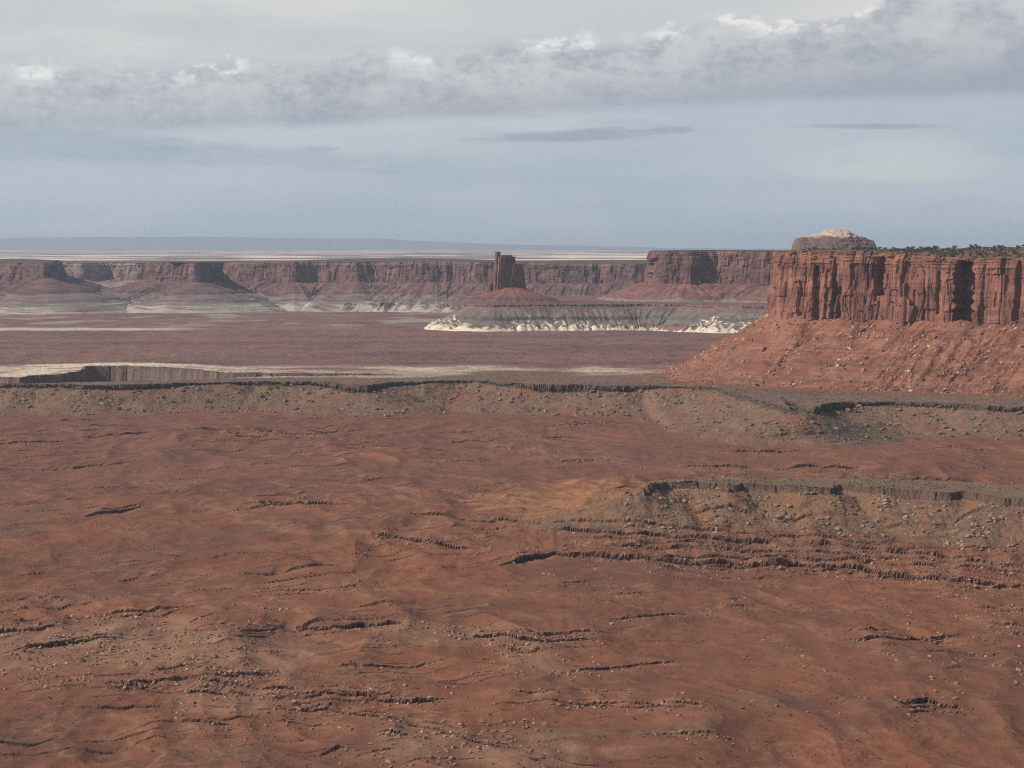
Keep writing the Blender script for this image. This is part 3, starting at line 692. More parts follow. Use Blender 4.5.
def layered(cliff_a, cliff_b, tal_a, tal_b, cap_c, foot_c=None, foot_f=0.0, dark_bands=(), grey=None, grey_f=(0, 0), tri=26.0, foot_fade=None):
    def f(V, kinds, seed):
        col = np.zeros(V.shape)
        X, Y, Z = V[..., 0], V[..., 1], V[..., 2]
        n1 = fbm(X / 60, (Z + Y * .2) / 25, seed + 50, 4); n2 = fbm(X / 18, Y / 18 + Z / 70, seed + 51, 3); nb = fbm(X / 400, Z / 2.2, seed + 52, 3)
        for r, (kd, fr) in enumerate(kinds):
            if kd == 'c':
                c = mixc(np.tile(np.array(cliff_a), (V.shape[1], 1)), cliff_b, ss(n1[r] + .5 * n2[r], -.3, .4))
                pt = fbm(X[r] / 30, Z[r] / 38 + Y[r] / 60, seed + 54, 3); c = mixc(c, np.array(tal_b) * 1.12, .6 * ss(pt, .12, .35)); c = mixc(c, c * .6, .7 * ss(-pt, .08, .35)); vs = fbm((X[r] * .8 - Y[r] * .6) / 7, Z[r] / 55 + 3, seed + 58, 4); c = mixc(c, np.array([.085, .045, .040]), .5 * ss(vs, .14, .38)); bd = pn(X[r] / 220, Z[r] / 3.1, seed + 59); c = c * (1 - .22 * ss(bd, .25, .5))[:, None]
                if fr > .84: c = mixc(c, np.array(tal_b) * 1.1, .6 * ss(nb[r], -.1, .2)); c = mixc(c, c * .5, .8 * ss(-nb[r], .08, .2))
            elif kd == 't':
                c = mixc(np.tile(np.array(tal_a), (V.shape[1], 1)), tal_b, ss(n1[r], -.3, .3))
                c = mixc(c, np.array(tal_a) * .6, .55 * ss(nb[r], .1, .35))
                c = c * (1 + .5 * fbm(X[r] / 13, Y[r] / 13 + Z[r] / 20, seed + 55, 4, .65))[:, None]
                if grey is not None and grey_f[0] < fr < grey_f[1]: c = mixc(c, np.array(grey), .85 * ss(n1[r] + .3, -.2, .2))
                for (a, b) in dark_bands:
                    if a < fr < b: c = mixc(c, np.array([.075, .055, .048]), .6 * ss(n2[r] + .35 * n1[r], -.35, .1))
                if foot_c is not None:
                    ph = (X[r] + .4 * Y[r]) / tri + 1.6 * fbm(X[r] / (tri * 2), Y[r] / (tri * 2), seed + 57, 2); tr = foot_f * (.15 + 1.5 * np.abs((ph % 1.0) - .5) * (.25 + 1.6 * cell(ph, seed + 56)) + .5 * fbm(X[r] / tri, Y[r] / tri, seed + 53, 2)) * (1.45 if foot_fade is None else np.interp(512 + F * X[r] / Y[r], foot_fade[0], foot_fade[1]))
                    c = mixc(c, np.array(foot_c), ss(tr - fr, -.012, .012) * (.8 + .4 * n2[r]))
            else:
                c = mixc(np.tile(np.array(cap_c), (V.shape[1], 1)), np.array(cap_c) * .6, ss(n2[r], -.2, .3))
            col[r] = c
        return col
    return f

# --- the big mesa on the right
WIN_A, WIN_B = (.170, .075, .058), (.275, .120, .084)
def Xat(px, Y): return ((px - 512) / F * Y, Y)
m_plan = [(800, 6200), (690, 5600), (600, 5000), (510, 4500), (465, 4260), Xat(779, 4130), Xat(796, 4085), Xat(818, 4070), Xat(850, 4020), Xat(875, 4010), Xat(900, 3960), Xat(940, 3922),
          Xat(1000, 3868), Xat(1060, 3800), (1100, 3650), (1500, 3600), (2100, 3900), (2300, 5000), (2000, 6300)]
def m_top(x, y):
    p = 512 + F * x / np.maximum(y, 1)
    return -7.5 - 9.5 * ss(p, 850, 985) + 1.5 * fbm(x / 50, y / 50, 4, 3) - 2.0 * (cell((x - y) / 14, 9) > .75)
m_rows = dict(top=-5, base=-121, foot=-231, toff=212, topz=m_top, tprof=[(0, 0), (.1, .035), (.20, .09), (.215, .13), (.42, .325), (.435, .365), (.66, .60), (.8, .77), (1, 1)], ntal=150, kay=9, kayh=.14, caprise=lambda x, y: -5 + 5 * ss(512 + F * x / np.maximum(y, 1), 850, 980), bvar=9, batter=9, gw=38, trough=3.6, ymax=4300)
m_notch = [(965, 20, 45, -.1, .93), (836, 3.5, 14, .05, .9), (842, 3, 8, .0, .5), (879.5, 7, 22, .42, .93), (816, 4.5, 9, -.1, .8), (1019, 5, 16, .1, .95), (800, 3, 7, .1, .6), (829, 4, 7, .0, .75), (938, 2.5, 7, .2, .8), (779, 3.5, 6, .1, .85), (925, 2.5, 5, -.1, .5), (905, 2, 4, .4, .9), (790, 5, 5, .82, .97)]
mesa, mV, mnt, mnc = wall('mesa', m_plan, m_rows, 1.6, 300, dict(label='large red sandstone mesa with sheer fluted cliff, rubble skirt and brush on top', category='mesa'),
     nsm=10, amp=(20, 7.5, 1.3), notches=m_notch, capoff=95, dz=1.3, talus_gul=5,
     colf=layered(WIN_A, WIN_B, (.185, .078, .050), (.25, .112, .072), (.15, .10, .065), dark_bands=((.195, .22), (.42, .44))))

# --- sandstone dome standing on that mesa
def dome():
    nx_, ny_ = 150, 90; Yc = 5150; Xc, _ = Xat(833, Yc)[0], 0
    outline = [(794, 241), (796, 237.8), (800, 236.8), (806, 237.2), (812, 234.8), (820, 232.8), (825, 230.6), (832, 229.4), (840, 229.8), (846, 229.9), (849, 232.2), (853, 233.6), (857, 236.2), (863, 237.2), (868, 239.6), (872, 240.6), (874, 246)]
    ox = np.array([(p - 512) / F * Yc for p, r in outline]); oz = np.array([PXY(p, r, Yc)[1] for p, r in outline])
    xs = np.linspace(ox[0] - 14, ox[-1] + 6, nx_); v = np.linspace(-1, 1, ny_)
    V = []; base = -14
    prof_ = np.interp(xs, ox, oz, left=base, right=base); prof_ = np.where(xs < ox[0], base + (oz[0] - base) * ss(xs, ox[0] - 4, ox[0]), prof_)
    Vx, Xs = np.meshgrid(v, xs, indexing='ij'); Pz = np.tile(prof_, (ny_, 1))
    depth = 75
    h = base + (Pz - base) * (1 - np.abs(Vx) ** 2.6)
    q = (h + 2 * fbm(Xs / 20, Vx * 4, 7, 3)) / 7.5; fr = q - np.floor(q); h = h + (np.clip((fr - .6) / .4, 0, 1) - fr) * 4.2 * (h > base + 2) * (Pz - h > .5) * .5 + 1.6 * fbm(Xs / 7, Vx * 9, 17, 3, .6)
    Yv = Yc + Vx * depth * (.8 + .25 * np.cos((Xs - ox.mean()) / 60)) + 4 * fbm(Xs / 14, h / 7, 8, 3)
    V = np.stack([Xs, Yv, h], -1).reshape(-1, 3); Z = V[:, 2]
    c = mixc(np.tile(np.array([.17, .105, .09]), (len(V), 1)), np.array([.13, .095, .09]), ss(fbm(V[:, 0] / 25, Z / 6, 9, 3), -.2, .3))
    c = mixc(c, np.array([.44, .33, .26]), ss(Z + 7 * fbm(V[:, 0] / 16, Z / 9, 10, 2), 20, 25))
    c = mixc(c, np.array([.07, .075, .055]), ss(fbm(V[:, 0] / 9, Z / 4, 11, 2), .2, .3) * ss(-Z, -12, 0))
    me = mesh_from('sandstone_dome', V, grid_faces(ny_, nx_), M_dome, c)
    link('sandstone_dome', me, label='pale topped rounded sandstone knob rising behind the top of the large mesa', category='rock dome')
dome()

# --- pale-footed platform that carries the tower
FC = (.66, .60, .44)
plat = [(1500, 8300), (900, 8600), (200, 8300), (-20, 7900), (-120, 7450), (-130, 7200), Xat(470, 7080), Xat(490, 7010), Xat(520, 7030), Xat(560, 7060), Xat(600, 7080), Xat(640, 7100), Xat(680, 7060), Xat(705, 6960), Xat(740, 6850), Xat(790, 6800), Xat(860, 6900), (1500, 7300)]
wall('low_bench', plat, dict(top=-168, base=-174, foot=-243, toff=125, ntal=80, tprof=[(0, 0), (.5, .42), (.54, .56), (.8, .78), (1, 1)], bvar=3, batter=3, gw=38, trough=2, kayh=.2), 4, 400,
     dict(label='low layered bench with bright white fluted foot that carries the lone tower', category='rock bench'), nsm=8, amp=(20, 5, 2), capoff=60, dz=2.0, talus_gul=6, foot_gul=8, matc=M_far, matt=M_far,
     colf=layered((.10, .075, .07), (.15, .10, .09), (.17, .095, .08), (.21, .13, .105), (.20, .10, .085), foot_c=FC, foot_f=.40, dark_bands=((.50, .565),), grey=(.16, .14, .125), grey_f=(.3, .80), tri=26, foot_fade=([430, 470, 600, 640, 672, 684, 700, 730, 760], [1.1, 1.15, .85, .6, .3, .4, 1.0, 1.1, .9])))

# --- the lone tower
tY = 7250
def tower():
    root = bpy.data.objects.new('rock_tower', None); C.objects.link(root); cx = (510 - 512) / F * tY
    root.location = (cx, tY, ZC - 170); root['label'] = 'lone flat topped rock tower with a taller left spire on a red rubble cone'; root['category'] = 'rock tower'
    k_ = tY / F
    def z(row): return PXY(512, row, tY)[1]
    # plan stretched across the view, noise-broken; each upright is one closed shaft merged into the tower body
    def shaft(x0, x1, d0, d1, rt, seed, x0b=None, x1b=None):
        n = 120; a = np.linspace(0, 2 * math.pi, n, endpoint=False); nz = 70
        zt = z(rt); zb = z(296); V = []
        for i in range(nz):
            f_ = i / (nz - 1); w0 = x0b + (x0 - x0b) * f_ ** .8; w1 = x1b + (x1 - x1b) * f_ ** .8
            cxs = ((w0 + w1) / 2 - 510) * k_; ry = (d1 - d0) / 2 * .72; cy = (d0 + d1) / 2 * .6; rx = max(((w1 - w0) / 2 * k_ - .26 * ry) / .88, 3)
            cxx, syy = np.cos(a), np.sin(a); pw = .42
            ux = np.sign(cxx) * np.abs(cxx) ** pw; uy = np.sign(syy) * np.abs(syy) ** pw
            nz_ = 1 + .09 * fbm(cxx * 2.2 + seed, syy * 2.2 + f_ * .5, seed, 3) - .10 * np.exp(-(pn(cxx * 2 + seed, syy * 2, seed + 3) / .07) ** 2) + .03 * fbm(cxx * 6, syy * 6 + f_ * 6, seed + 5, 3)
            lx, ly = rx * ux * nz_, ry * uy * nz_
            V.append(np.stack([cxs + lx * .87 - ly * .5, cy + lx * .5 + ly * .87, np.full(n, zb + (zt - zb) * f_) + 1.5 * (f_ > .97) * pn(cxx * 3, syy * 3, seed)], 1))
        V = np.vstack(V); Fc = [] ; i = np.arange(nz - 1)[:, None] * n; j = np.arange(n)[None, :]; jn = (j + 1) % n
        Fc = np.stack([(i + j), (i + jn), (i + n + jn), (i + n + j)], -1).reshape(-1, 4)
        t = V[(nz - 1) * n:].mean(0) + np.array([0, 0, .6]); V = np.vstack([V, t[None]]); ti = len(V) - 1; b = (nz - 1) * n
        cap = np.stack([b + np.arange(n), b + (np.arange(n) + 1) % n, np.full(n, ti), np.full(n, ti)], 1)
        return V, Fc, cap[:, :3]
    Vs, Q, T, off = [], [], [], 0
    for args in [(495.3, 500.2, -20, 2, 251.8, 11, 492.5, 507), (495.6, 514.5, -26, 34, 256.8, 12, 493, 517), (502, 512, -8, 30, 255.3, 14, 500, 516),
                 (508, 522.5, -16, 40, 264.0, 13, 502, 527.5), (489, 493, -20, -4, 283, 15, 488, 494)]:
        V, q, t = shaft(*args[:2], args[2], args[3], args[4], args[5], args[6], args[7]); Vs.append(V); Q.append(q + off); T.append(t + off); off += len(V)
    V = np.vstack(Vs)
    c = mixc(np.tile(np.array([.115, .056, .048]), (len(V), 1)), np.array([.20, .092, .070]), ss(fbm(V[:, 0] / 14, V[:, 2] / 40, 12, 3), -.2, .3))
    me = bpy.data.meshes.new('tower_shaft'); W = V - np.array([0, 0, -170.0])
    me.from_pydata(W.tolist(), [], np.vstack(Q).tolist() + np.vstack(T).tolist()); me.update()
    at = me.color_attributes.new('rock', 'FLOAT_COLOR', 'POINT'); c4 = np.ones((len(V), 4), np.float32); c4[:, :3] = c; at.data.foreach_set('color', c4.ravel()); me.materials.append(M_cliff)
    link('tower_shaft', me, root)
    # rubble cone
    n, m_ = 220, 70; a = np.linspace(0, 2 * math.pi, n, endpoint=False); V = []
    for i in range(m_):
        f_ = i / (m_ - 1); zz = z(287.5) * f_ + (1 - f_) * -174
        s_ = 1 - f_; rx = 38 + 150 * s_ ** 1.35; ry = 34 + 95 * s_ ** 1.3
        gul = 1 + .11 * fbm(np.cos(a) * 3.2, np.sin(a) * 3.2, 21, 3, .5, True) * math.sin(math.pi * min(1, .25 + s_ * .8)) + .03 * fbm(np.cos(a) * 12, np.sin(a) * 12 + f_ * 9, 22, 3)
        led = 6 * (0.30 < f_ < 0.36)
        V.append(np.stack([rx * np.cos(a) * gul + 2, ry * np.sin(a) * gul + 5, np.full(n, zz) + 1.5 * fbm(np.cos(a) * 5, np.sin(a) * 5 + f_ * 4, 23, 2) + led * .4], 1))
    V = np.vstack(V); i = np.arange(m_ - 1)[:, None] * n; j = np.arange(n)[None, :]; jn = (j + 1) % n
    Fc = np.stack([(i + j), (i + jn), (i + n + jn), (i + n + j)], -1).reshape(-1, 4)
    c = mixc(np.tile(np.array([.195, .086, .064]), (len(V), 1)), np.array([.15, .084, .076]), ss(-V[:, 2] - 150 + 14 * fbm(V[:, 0] / 30, V[:, 1] / 30, 24, 3), -8, 18))
    c = mixc(c, np.array([.08, .06, .06]), .7 * (np.abs(V[:, 2] + 152 + 2 * fbm(V[:, 0] / 20, V[:, 1] / 20, 25, 2)) < 2.2))
    me = mesh_from('talus_slope', V - np.array([0, 0, -170.0 + ZC]), Fc, M_far, c); link('talus_slope', me, root)
tower()

# --- the mesa half hidden behind the big one
WF_A, WF_B = (.12, .066, .060), (.175, .090, .078)
e_plan = [(2000, 9500), (1200, 9300), (800, 8800), (560, 8200), (440, 7750), Xat(655, 7560), Xat(664, 7500), Xat(690, 7470), Xat(715, 7500), Xat(745, 7440), Xat(770, 7380), Xat(800, 7420), Xat(850, 7380), (1500, 7300), (2600, 7600)]
def e_top(x, y): return -14 - 4 * fbm(x / 60, y / 60, 5, 2) * 1.0
wall('mesa', e_plan, dict(top=-14, base=-112, foot=-172, toff=170, ntal=60, kay=10, kayh=.18, bvar=10, batter=14, gw=45, trough=2.5, topz=e_top), 4, 500,
     dict(label='mauve cliffed mesa in the distance between the lone tower and the large red mesa', category='mesa'), nsm=6, amp=(26, 9, 3), capoff=70, dz=2.2, talus_gul=12, matc=M_far, matt=M_far,
     notches=[(654, 4, 22, .2, .8)],
     colf=layered(WF_A, WF_B, (.17, .075, .062), (.21, .105, .088), (.10, .085, .07), grey=(.20, .18, .165), grey_f=(.0, .18)))
# small shoulder spire of that mesa
# --- the long cliff line across the middle distance
def fl(label, plan, rows, seed, amp=(13, 9, 3), step=6, nsm=6, name='mesa', **kw):
    wall(name, plan, rows, step, seed, dict(label=label, category='mesa', group='far mesas beyond the plain'), nsm=nsm, amp=amp, capoff=120, dz=2.6, talus_gul=14, foot_gul=18, matc=M_far, matt=M_far,
         colf=layered((.105, .060, .060), (.165, .090, .082), (.135, .070, .068), (.175, .095, .088), (.11, .09, .08), foot_c=(.41, .36, .285), foot_f=.19, dark_bands=((.34, .40), (.58, .65)), grey=(.20, .15, .135), grey_f=(.10, .58), tri=24), **kw)
tpf = [(0, 0), (.33, .30), (.36, .36), (.58, .52), (.61, .58), (1, 1)]
fl('longest far cliff line with flat top running behind the lone tower', [(-600, 12500), (-900, 11000), (-1080, 9800), Xat(223, 9560), Xat(240, 9500), Xat(275, 9440), Xat(292, 9380), Xat(312, 9420), Xat(335, 9400), Xat(356, 9320), Xat(372, 9360), Xat(400, 9300), Xat(430, 9260), Xat(455, 9270), Xat(480, 9210), Xat(530, 9170), Xat(560, 9120), Xat(600, 9100), Xat(640, 9040), Xat(672, 9100), (900, 10600), (1500, 12500)],
   dict(top=-57, base=-133, foot=-247, toff=360, ntal=70, kay=14, kayh=.15, bvar=10, batter=18, gw=42, trough=3, tprof=tpf, topz=lambda x, y: -57 + (-6) * ss(x, -300, 400) - 3 * ss(-x, 700, 1100)), 600)
fl('short far flat topped butte with a gap on its left and a notch at right', [(-1180, 10300), (-1350, 10200), Xat(148, 9700), Xat(150, 9400), Xat(160, 9300), Xat(180, 9240), Xat(196, 9180), Xat(203, 9280), (-1190, 9700), (-1120, 10100)],
   dict(top=-60, base=-128, foot=-247, toff=400, ntal=60, kay=10, kayh=.15, bvar=8, batter=16, gw=40, trough=3, tprof=tpf), 700, closed=True, step=5)
fl('far mesa at the left edge with its cliff ending in a dark corner', [(-2300, 11500), (-2900, 11200), (-3600, 10000), (-3300, 9300), (-2300, 9150), Xat(0, 9200), Xat(25, 9150), Xat(45, 9100), Xat(53, 9200), Xat(52, 9600), (-1950, 10400)],
   dict(top=-57, base=-118, foot=-247, toff=420, ntal=60, kay=16, kayh=.2, bvar=12, batter=26, gw=40, trough=3, tprof=tpf, topz=lambda x, y: -57 - 6 * ss(x, -1950, -1780)), 800, closed=True, step=6)
wall('mesa', [(-4800, 13400), Xat(-60, 12900), Xat(40, 12700), Xat(80, 12500), Xat(110, 12650), Xat(140, 12450), Xat(180, 12600), Xat(215, 12500), Xat(260, 12700), Xat(400, 12900), Xat(520, 12700), Xat(660, 12800), (2600, 13400)],
     dict(top=-82, base=-170, foot=-250, toff=420, ntal=40, kay=14, kayh=.15, bvar=10, batter=20, gw=42, trough=3), 8, 900,
     dict(label='farthest bluish cliff line seen through the gap left of the short butte', category='mesa', group='far mesas beyond the plain'), nsm=5, amp=(60, 16, 5), capoff=1400, dz=3, talus_gul=16, matc=M_far, matt=M_far, cap_closed=False,
     colf=layered((.15, .085, .075), (.20, .12, .10), (.21, .13, .115), (.27, .20, .165), (.14, .11, .09)))

# ------------------------------------------------------------------ boulders
def unit_rock(seed, sub=1):
    import bmesh
    bm = bmesh.new(); bmesh.ops.create_icosphere(bm, subdivisions=sub, radius=1.0)
    r = random.Random(seed); ax = [Vector((r.uniform(-1, 1), r.uniform(-1, 1), r.uniform(-1, 1))).normalized() for _ in range(10)]; th = [r.uniform(.35, .7) for _ in ax]
    for v in bm.verts:
        for a_, h in zip(ax, th):
            d_ = v.co.dot(a_)
            if d_ > h: v.co -= a_ * (d_ - h)
        v.co.x *= 1.15; v.co.z *= .8
    V = np.array([v.co[:] for v in bm.verts]); Fc = np.array([[v.index for v in f.verts] for f in bm.faces]); bm.free(); return V, Fc
ROCKS = [unit_rock(i, 1) for i in range(8)]; ROCKS2 = [unit_rock(20 + i, 2) for i in range(6)]
_rat = None
def place_on_ground(pxs, rows_):
    """first ground hit of each line of sight, read from the built ground sheet"""
    global _rat
    if _rat is None: _rat = np.maximum.accumulate(GZ / GYS[:, None], axis=0)
    a = (pxs - 512) / F; b = (384 - rows_) / F; dy = cp + b * sp_; dz = -sp_ + b * cp
    ci = np.clip(np.searchsorted(GCS, a / dy), 0, len(GCS) - 1); r_ = dz / dy
    yy = np.array([GYS[min(np.searchsorted(_rat[:, c], r), len(GYS) - 1)] for c, r in zip(ci, r_)])
    return yy * a / dy, yy
def scatter_zone(n, px0, px1, r0, r1, seed, smin, smax, keep=None):
    rg = np.random.default_rng(seed); px = rg.uniform(px0, px1, n); rw = rg.uniform(r0, r1, n)
    x, y = place_on_ground(px, rw)
    cl = fbm(x / 28, y / 45, seed, 3) > -.02
    x, y = x[cl], y[cl]; px = px[cl]; rw = rw[cl]
    if keep is not None: k_ = keep(x, y); x, y = x[k_], y[k_]
    s = smin + (smax - smin) * rg.random(len(x)) ** 3.2
    return x, y, s
zones = []
onscarp = lambda x, y: (DR(x, y) > 6) & (DR(x, y) < 150)
onb2 = lambda x, y: (DB(x, y) > 4) & (DB(x, y) < 125)
zones.append(('scarp', scatter_zone(6500, -20, 1044, 386, 440, 1, 1.0, 6.2, onscarp)))
zones.append(('bench', scatter_zone(4200, 625, 1040, 484, 560, 2, .8, 4.2, onb2)))
for i, (a, b, c_, d_, n) in enumerate([(-10, 250, 630, 690, 2600), (0, 180, 612, 660, 900), (190, 290, 605, 700, 700), (360, 520, 622, 648, 500), (470, 600, 640, 680, 500), (380, 560, 720, 768, 800), (900, 1034, 560, 640, 900), (930, 1034, 640, 700, 250), (480, 900, 545, 580, 700), (360, 500, 535, 560, 260), (620, 960, 690, 720, 250), (170, 560, 685, 745, 700)]):
    zones.append(('basin', scatter_zone(n, a, b, c_, d_, 10 + i, .55, 2.8)))
rgl = np.random.default_rng(31); lx_, ly_ = [], []
for s_, w, q_ in STR:
    n_ = int((w[-1, 0] - w[0, 0]) * (0.9 if q_ == 1.0 else .5)); u_ = rgl.uniform(w[0, 0], w[-1, 0], n_)
    k_ = fbm(u_ / 22, u_ * 0 + s_, 91, 2) > -.12; u_ = u_[k_]
    lx_.append(u_); ly_.append(np.interp(u_, w[:, 0], w[:, 1]) - 1.5 - rgl.exponential(8, len(u_)))
lx_ = np.concatenate(lx_); ly_ = np.concatenate(ly_)
kk_ = (DB(lx_, ly_) > 165) | (rgl.random(len(lx_)) < .3); lx_ = lx_[kk_]; ly_ = ly_[kk_]
zones.append(('basin', (lx_, ly_, (.4 + 2.1 * rgl.random(len(lx_)) ** 3))))
zones.append(('foot', scatter_zone(3500, 650, 1040, 379, 402, 3, .7, 2.8, lambda x, y: (np.abs(DM(x, y)) < 300) & (DR(x, y) < -8))))
big, small = [], []
for zn, (x, y, s) in zones:
    z = ground_z(x, y)
    base = {'scarp': np.array([.17, .12, .09]), 'bench': np.array([.215, .15, .10]), 'basin': np.array([.245, .145, .092]), 'foot': np.array([.24, .125, .085])}[zn]
    for i in range(len(x)): small.append((x[i], y[i], z[i], s[i], zn, base))
# talus blocks on the big mesa
rg = np.random.default_rng(77)
tv = mV[2:mnt]                                                     # talus rows
pxm = 512 + F * tv[..., 0] / tv[..., 1]
ok = np.argwhere((pxm > 640) & (pxm < 1040) & (tv[..., 1] < 4500))
sel = ok[rg.choice(len(ok), 9000, replace=False)]
for r_, c_ in sel:
    p = tv[r_, c_]
    if pn(p[0] / 40, p[1] / 40, 5) < -.25 * rg.random(): continue
    s = .8 + 4.6 * rg.random() ** 4.6
    small.append((p[0], p[1], p[2], s, 'talus', np.array([.27, .125, .08]) if rg.random() < .8 else np.array([.40, .25, .175])))
small.sort(key=lambda q: -q[3] / q[1])
NAMED = 300
def rot(rg_):
    a, b, c_ = rg_.uniform(0, 6.28, 3) * np.array([1, .12, .12]); 
    ca, sa = math.cos(a), math.sin(a); cb, sb = math.cos(b), math.sin(b); cc, sc2 = math.cos(c_), math.sin(c_)
    return np.array([[ca, -sa, 0], [sa, ca, 0], [0, 0, 1]]) @ np.array([[cb, 0, sb], [0, 1, 0], [-sb, 0, cb]]) @ np.array([[1, 0, 0], [0, cc, -sc2], [0, sc2, cc]])
LBL = {'talus': ('boulder among the rubble on the red skirt of the large mesa', 'boulders on the skirt of the large mesa'),
       'scarp': ('boulder on the grey brown slope just below the long dark rim', 'boulders below the long rim'),
       'foot': ('boulder on the flat ground at the foot of the large red mesa', 'boulders at the foot of the large mesa'),
       'bench': ('boulder on the slope below the flat grey green bench at right', 'boulders below the low bench'),
       'basin': ('tan boulder lying among the ledges of the red basin floor', 'boulders on the basin floor')}
variants = {}
for i, (x, y, z, s, zn, base) in enumerate(small[:NAMED]):
    key = (zn, i % 6)
    if key not in variants:
        V, Fc = ROCKS2[i % 6]
        me = mesh_from('boulder', V - np.array([0, 0, ZC]), Fc, M_boulder, np.tile(base * (.8 + .5 * (i % 6) / 6), (len(V), 1)))
        variants[key] = me
    o = link('boulder', variants[key], label=LBL[zn][0], category='boulder', group=LBL[zn][1])
    o.location = (x, y, z + ZC + s * .18); o.scale = (s, s * rg.uniform(.7, 1.1), s * rg.uniform(.65, 1.0)); o.rotation_euler = (rg.uniform(-.3, .3), rg.uniform(-.3, .3), rg.uniform(0, 6.28))
Vs, Fs, Cs, off = [], [], [], 0
for i, (x, y, z, s, zn, base) in enumerate(small[NAMED:]):
    V, Fc = ROCKS[i % 8]
    W = (V * np.array([1, rg.uniform(.7, 1.1), rg.uniform(.6, 1)])) @ rot(rg).T * s + np.array([x, y, z + .1 * s])
    Vs.append(W); Fs.append(Fc + off); off += len(V); Cs.append(np.tile(base * rg.uniform(.5, 1.5), (len(V), 1)))
me = mesh_from('rubble', np.vstack(Vs), np.vstack(Fs), M_boulder, np.vstack(Cs))
link('rubble', me, label='loose rock rubble strewn over slopes and ledges', category='rubble', kind='stuff')

# ------------------------------------------------------------------ brush
def leaf_mat(name, c):
    m = bpy.data.materials.new(name); m.use_nodes = True; g = NT(m.node_tree); b = m.node_tree.nodes['Principled BSDF']
    tc = g.n('ShaderNodeTexCoord'); n_ = g.noise(tc.outputs['Object'], 1.3, 3, .6)
    m.node_tree.links.new(g.mix(n_, tuple(v * .6 for v in c) + (1,), tuple(v * 1.5 for v in c) + (1,)), b.inputs['Base Color']); b.inputs['Roughness'].default_value = .9
    return m
M_jun = leaf_mat('juniper_foliage', (.060, .066, .040)); M_sage = leaf_mat('sagebrush', (.12, .12, .085))
M_bark = leaf_mat('juniper_bark', (.16, .12, .09))
def juniper_mesh(seed, h=1.0):
    r = np.random.default_rng(seed); V, Fc, mi = [], [], []
    def tube(p, q, r0, r1, k_=5):
        b0 = len(V); d_ = np.array(q) - np.array(p)
        for c0, rr in ((np.array(p), r0), (np.array(q), r1)):
            for j in range(k_): V.append(c0 + rr * np.array([math.cos(j * 6.283 / k_), math.sin(j * 6.283 / k_), 0]))
        for j in range(k_): Fc.append((b0 + j, b0 + (j + 1) % k_, b0 + k_ + (j + 1) % k_, b0 + k_ + j)); mi.append(1)
    tube((0, 0, -.15), (.03, .02, .45), .07, .05)
    for _ in range(4):
        a = r.uniform(0, 6.28); tube((.03, .02, .3), (.3 * math.cos(a), .3 * math.sin(a), .6), .04, .02)
    lobes = [(r.uniform(-.32, .32), r.uniform(-.32, .32), r.uniform(.35, .85), r.uniform(.18, .3)) for _ in range(7)]
    for _ in range(210):
        lx, ly, lz, lr = lobes[r.integers(len(lobes))]; d_ = r.normal(size=3); d_ /= np.linalg.norm(d_); c0 = np.array([lx, ly, lz]) + d_ * lr * r.uniform(.5, 1.05)
        u = r.normal(size=3); u /= np.linalg.norm(u); v = np.cross(u, d_); v /= np.linalg.norm(v) + 1e-6; sz = r.uniform(.05, .11); b0 = len(V)
        V.extend([c0 - u * sz, c0 + v * sz * .7, c0 + u * sz, c0 - v * sz * .7]); Fc.append((b0, b0 + 1, b0 + 2, b0 + 3)); mi.append(0)
    return V, Fc, mi
def plant_me(name, seed, mat):
    V, Fc, mi = juniper_mesh(seed); me = bpy.data.meshes.new(name); me.from_pydata([tuple(v) for v in V], [], Fc); me.materials.append(mat); me.materials.append(M_bark)
    me.polygons.foreach_set('material_index', mi); me.update(); return me
jun = [plant_me('juniper_tree', 40 + i, M_jun) for i in range(6)]; sag = [plant_me('shrub', 60 + i, M_sage) for i in range(3)] + [plant_me('shrub', 70 + i, M_jun) for i in range(2)]
# on the mesa top: along the brink, read from the built cap rows
top_rows = mV[mnt + mnc - 1:]; pxt = 512 + F * top_rows[..., 0] / top_rows[..., 1]
cand = np.argwhere((pxt > 800) & (pxt < 1034) & (top_rows[..., 1] < 4300))
rg = np.random.default_rng(5); nj = 0
for r_, c_ in cand[rg.permutation(len(cand))]:
    p = top_rows[r_, c_]; q = pxt[r_, c_]
    if rg.random() > ss(q, 830, 920) * .9 + .08: continue
    if r_ < 2 or pn(p[0] / 14, p[1] / 14, 99) < -.12: continue
    s = 1.6 + 4.6 * rg.random() ** 1.6
    is_t = s > 2.6
    o = link('juniper_tree' if is_t else 'shrub', (jun if is_t else sag)[int(rg.integers(5))],
             label='dark green juniper in the brush along the top of the large mesa' if is_t else 'low grey green shrub in the brush along the top of the large mesa', category='tree' if is_t else 'shrub',
             group='junipers on top of the large mesa' if is_t else 'shrubs on top of the large mesa')
    o.location = (p[0], p[1], p[2] + ZC); o.scale = (s * 1.25, s * 1.25, s); o.rotation_euler = (0, 0, rg.uniform(0, 6.28)); nj += 1
    if nj >= 420: break
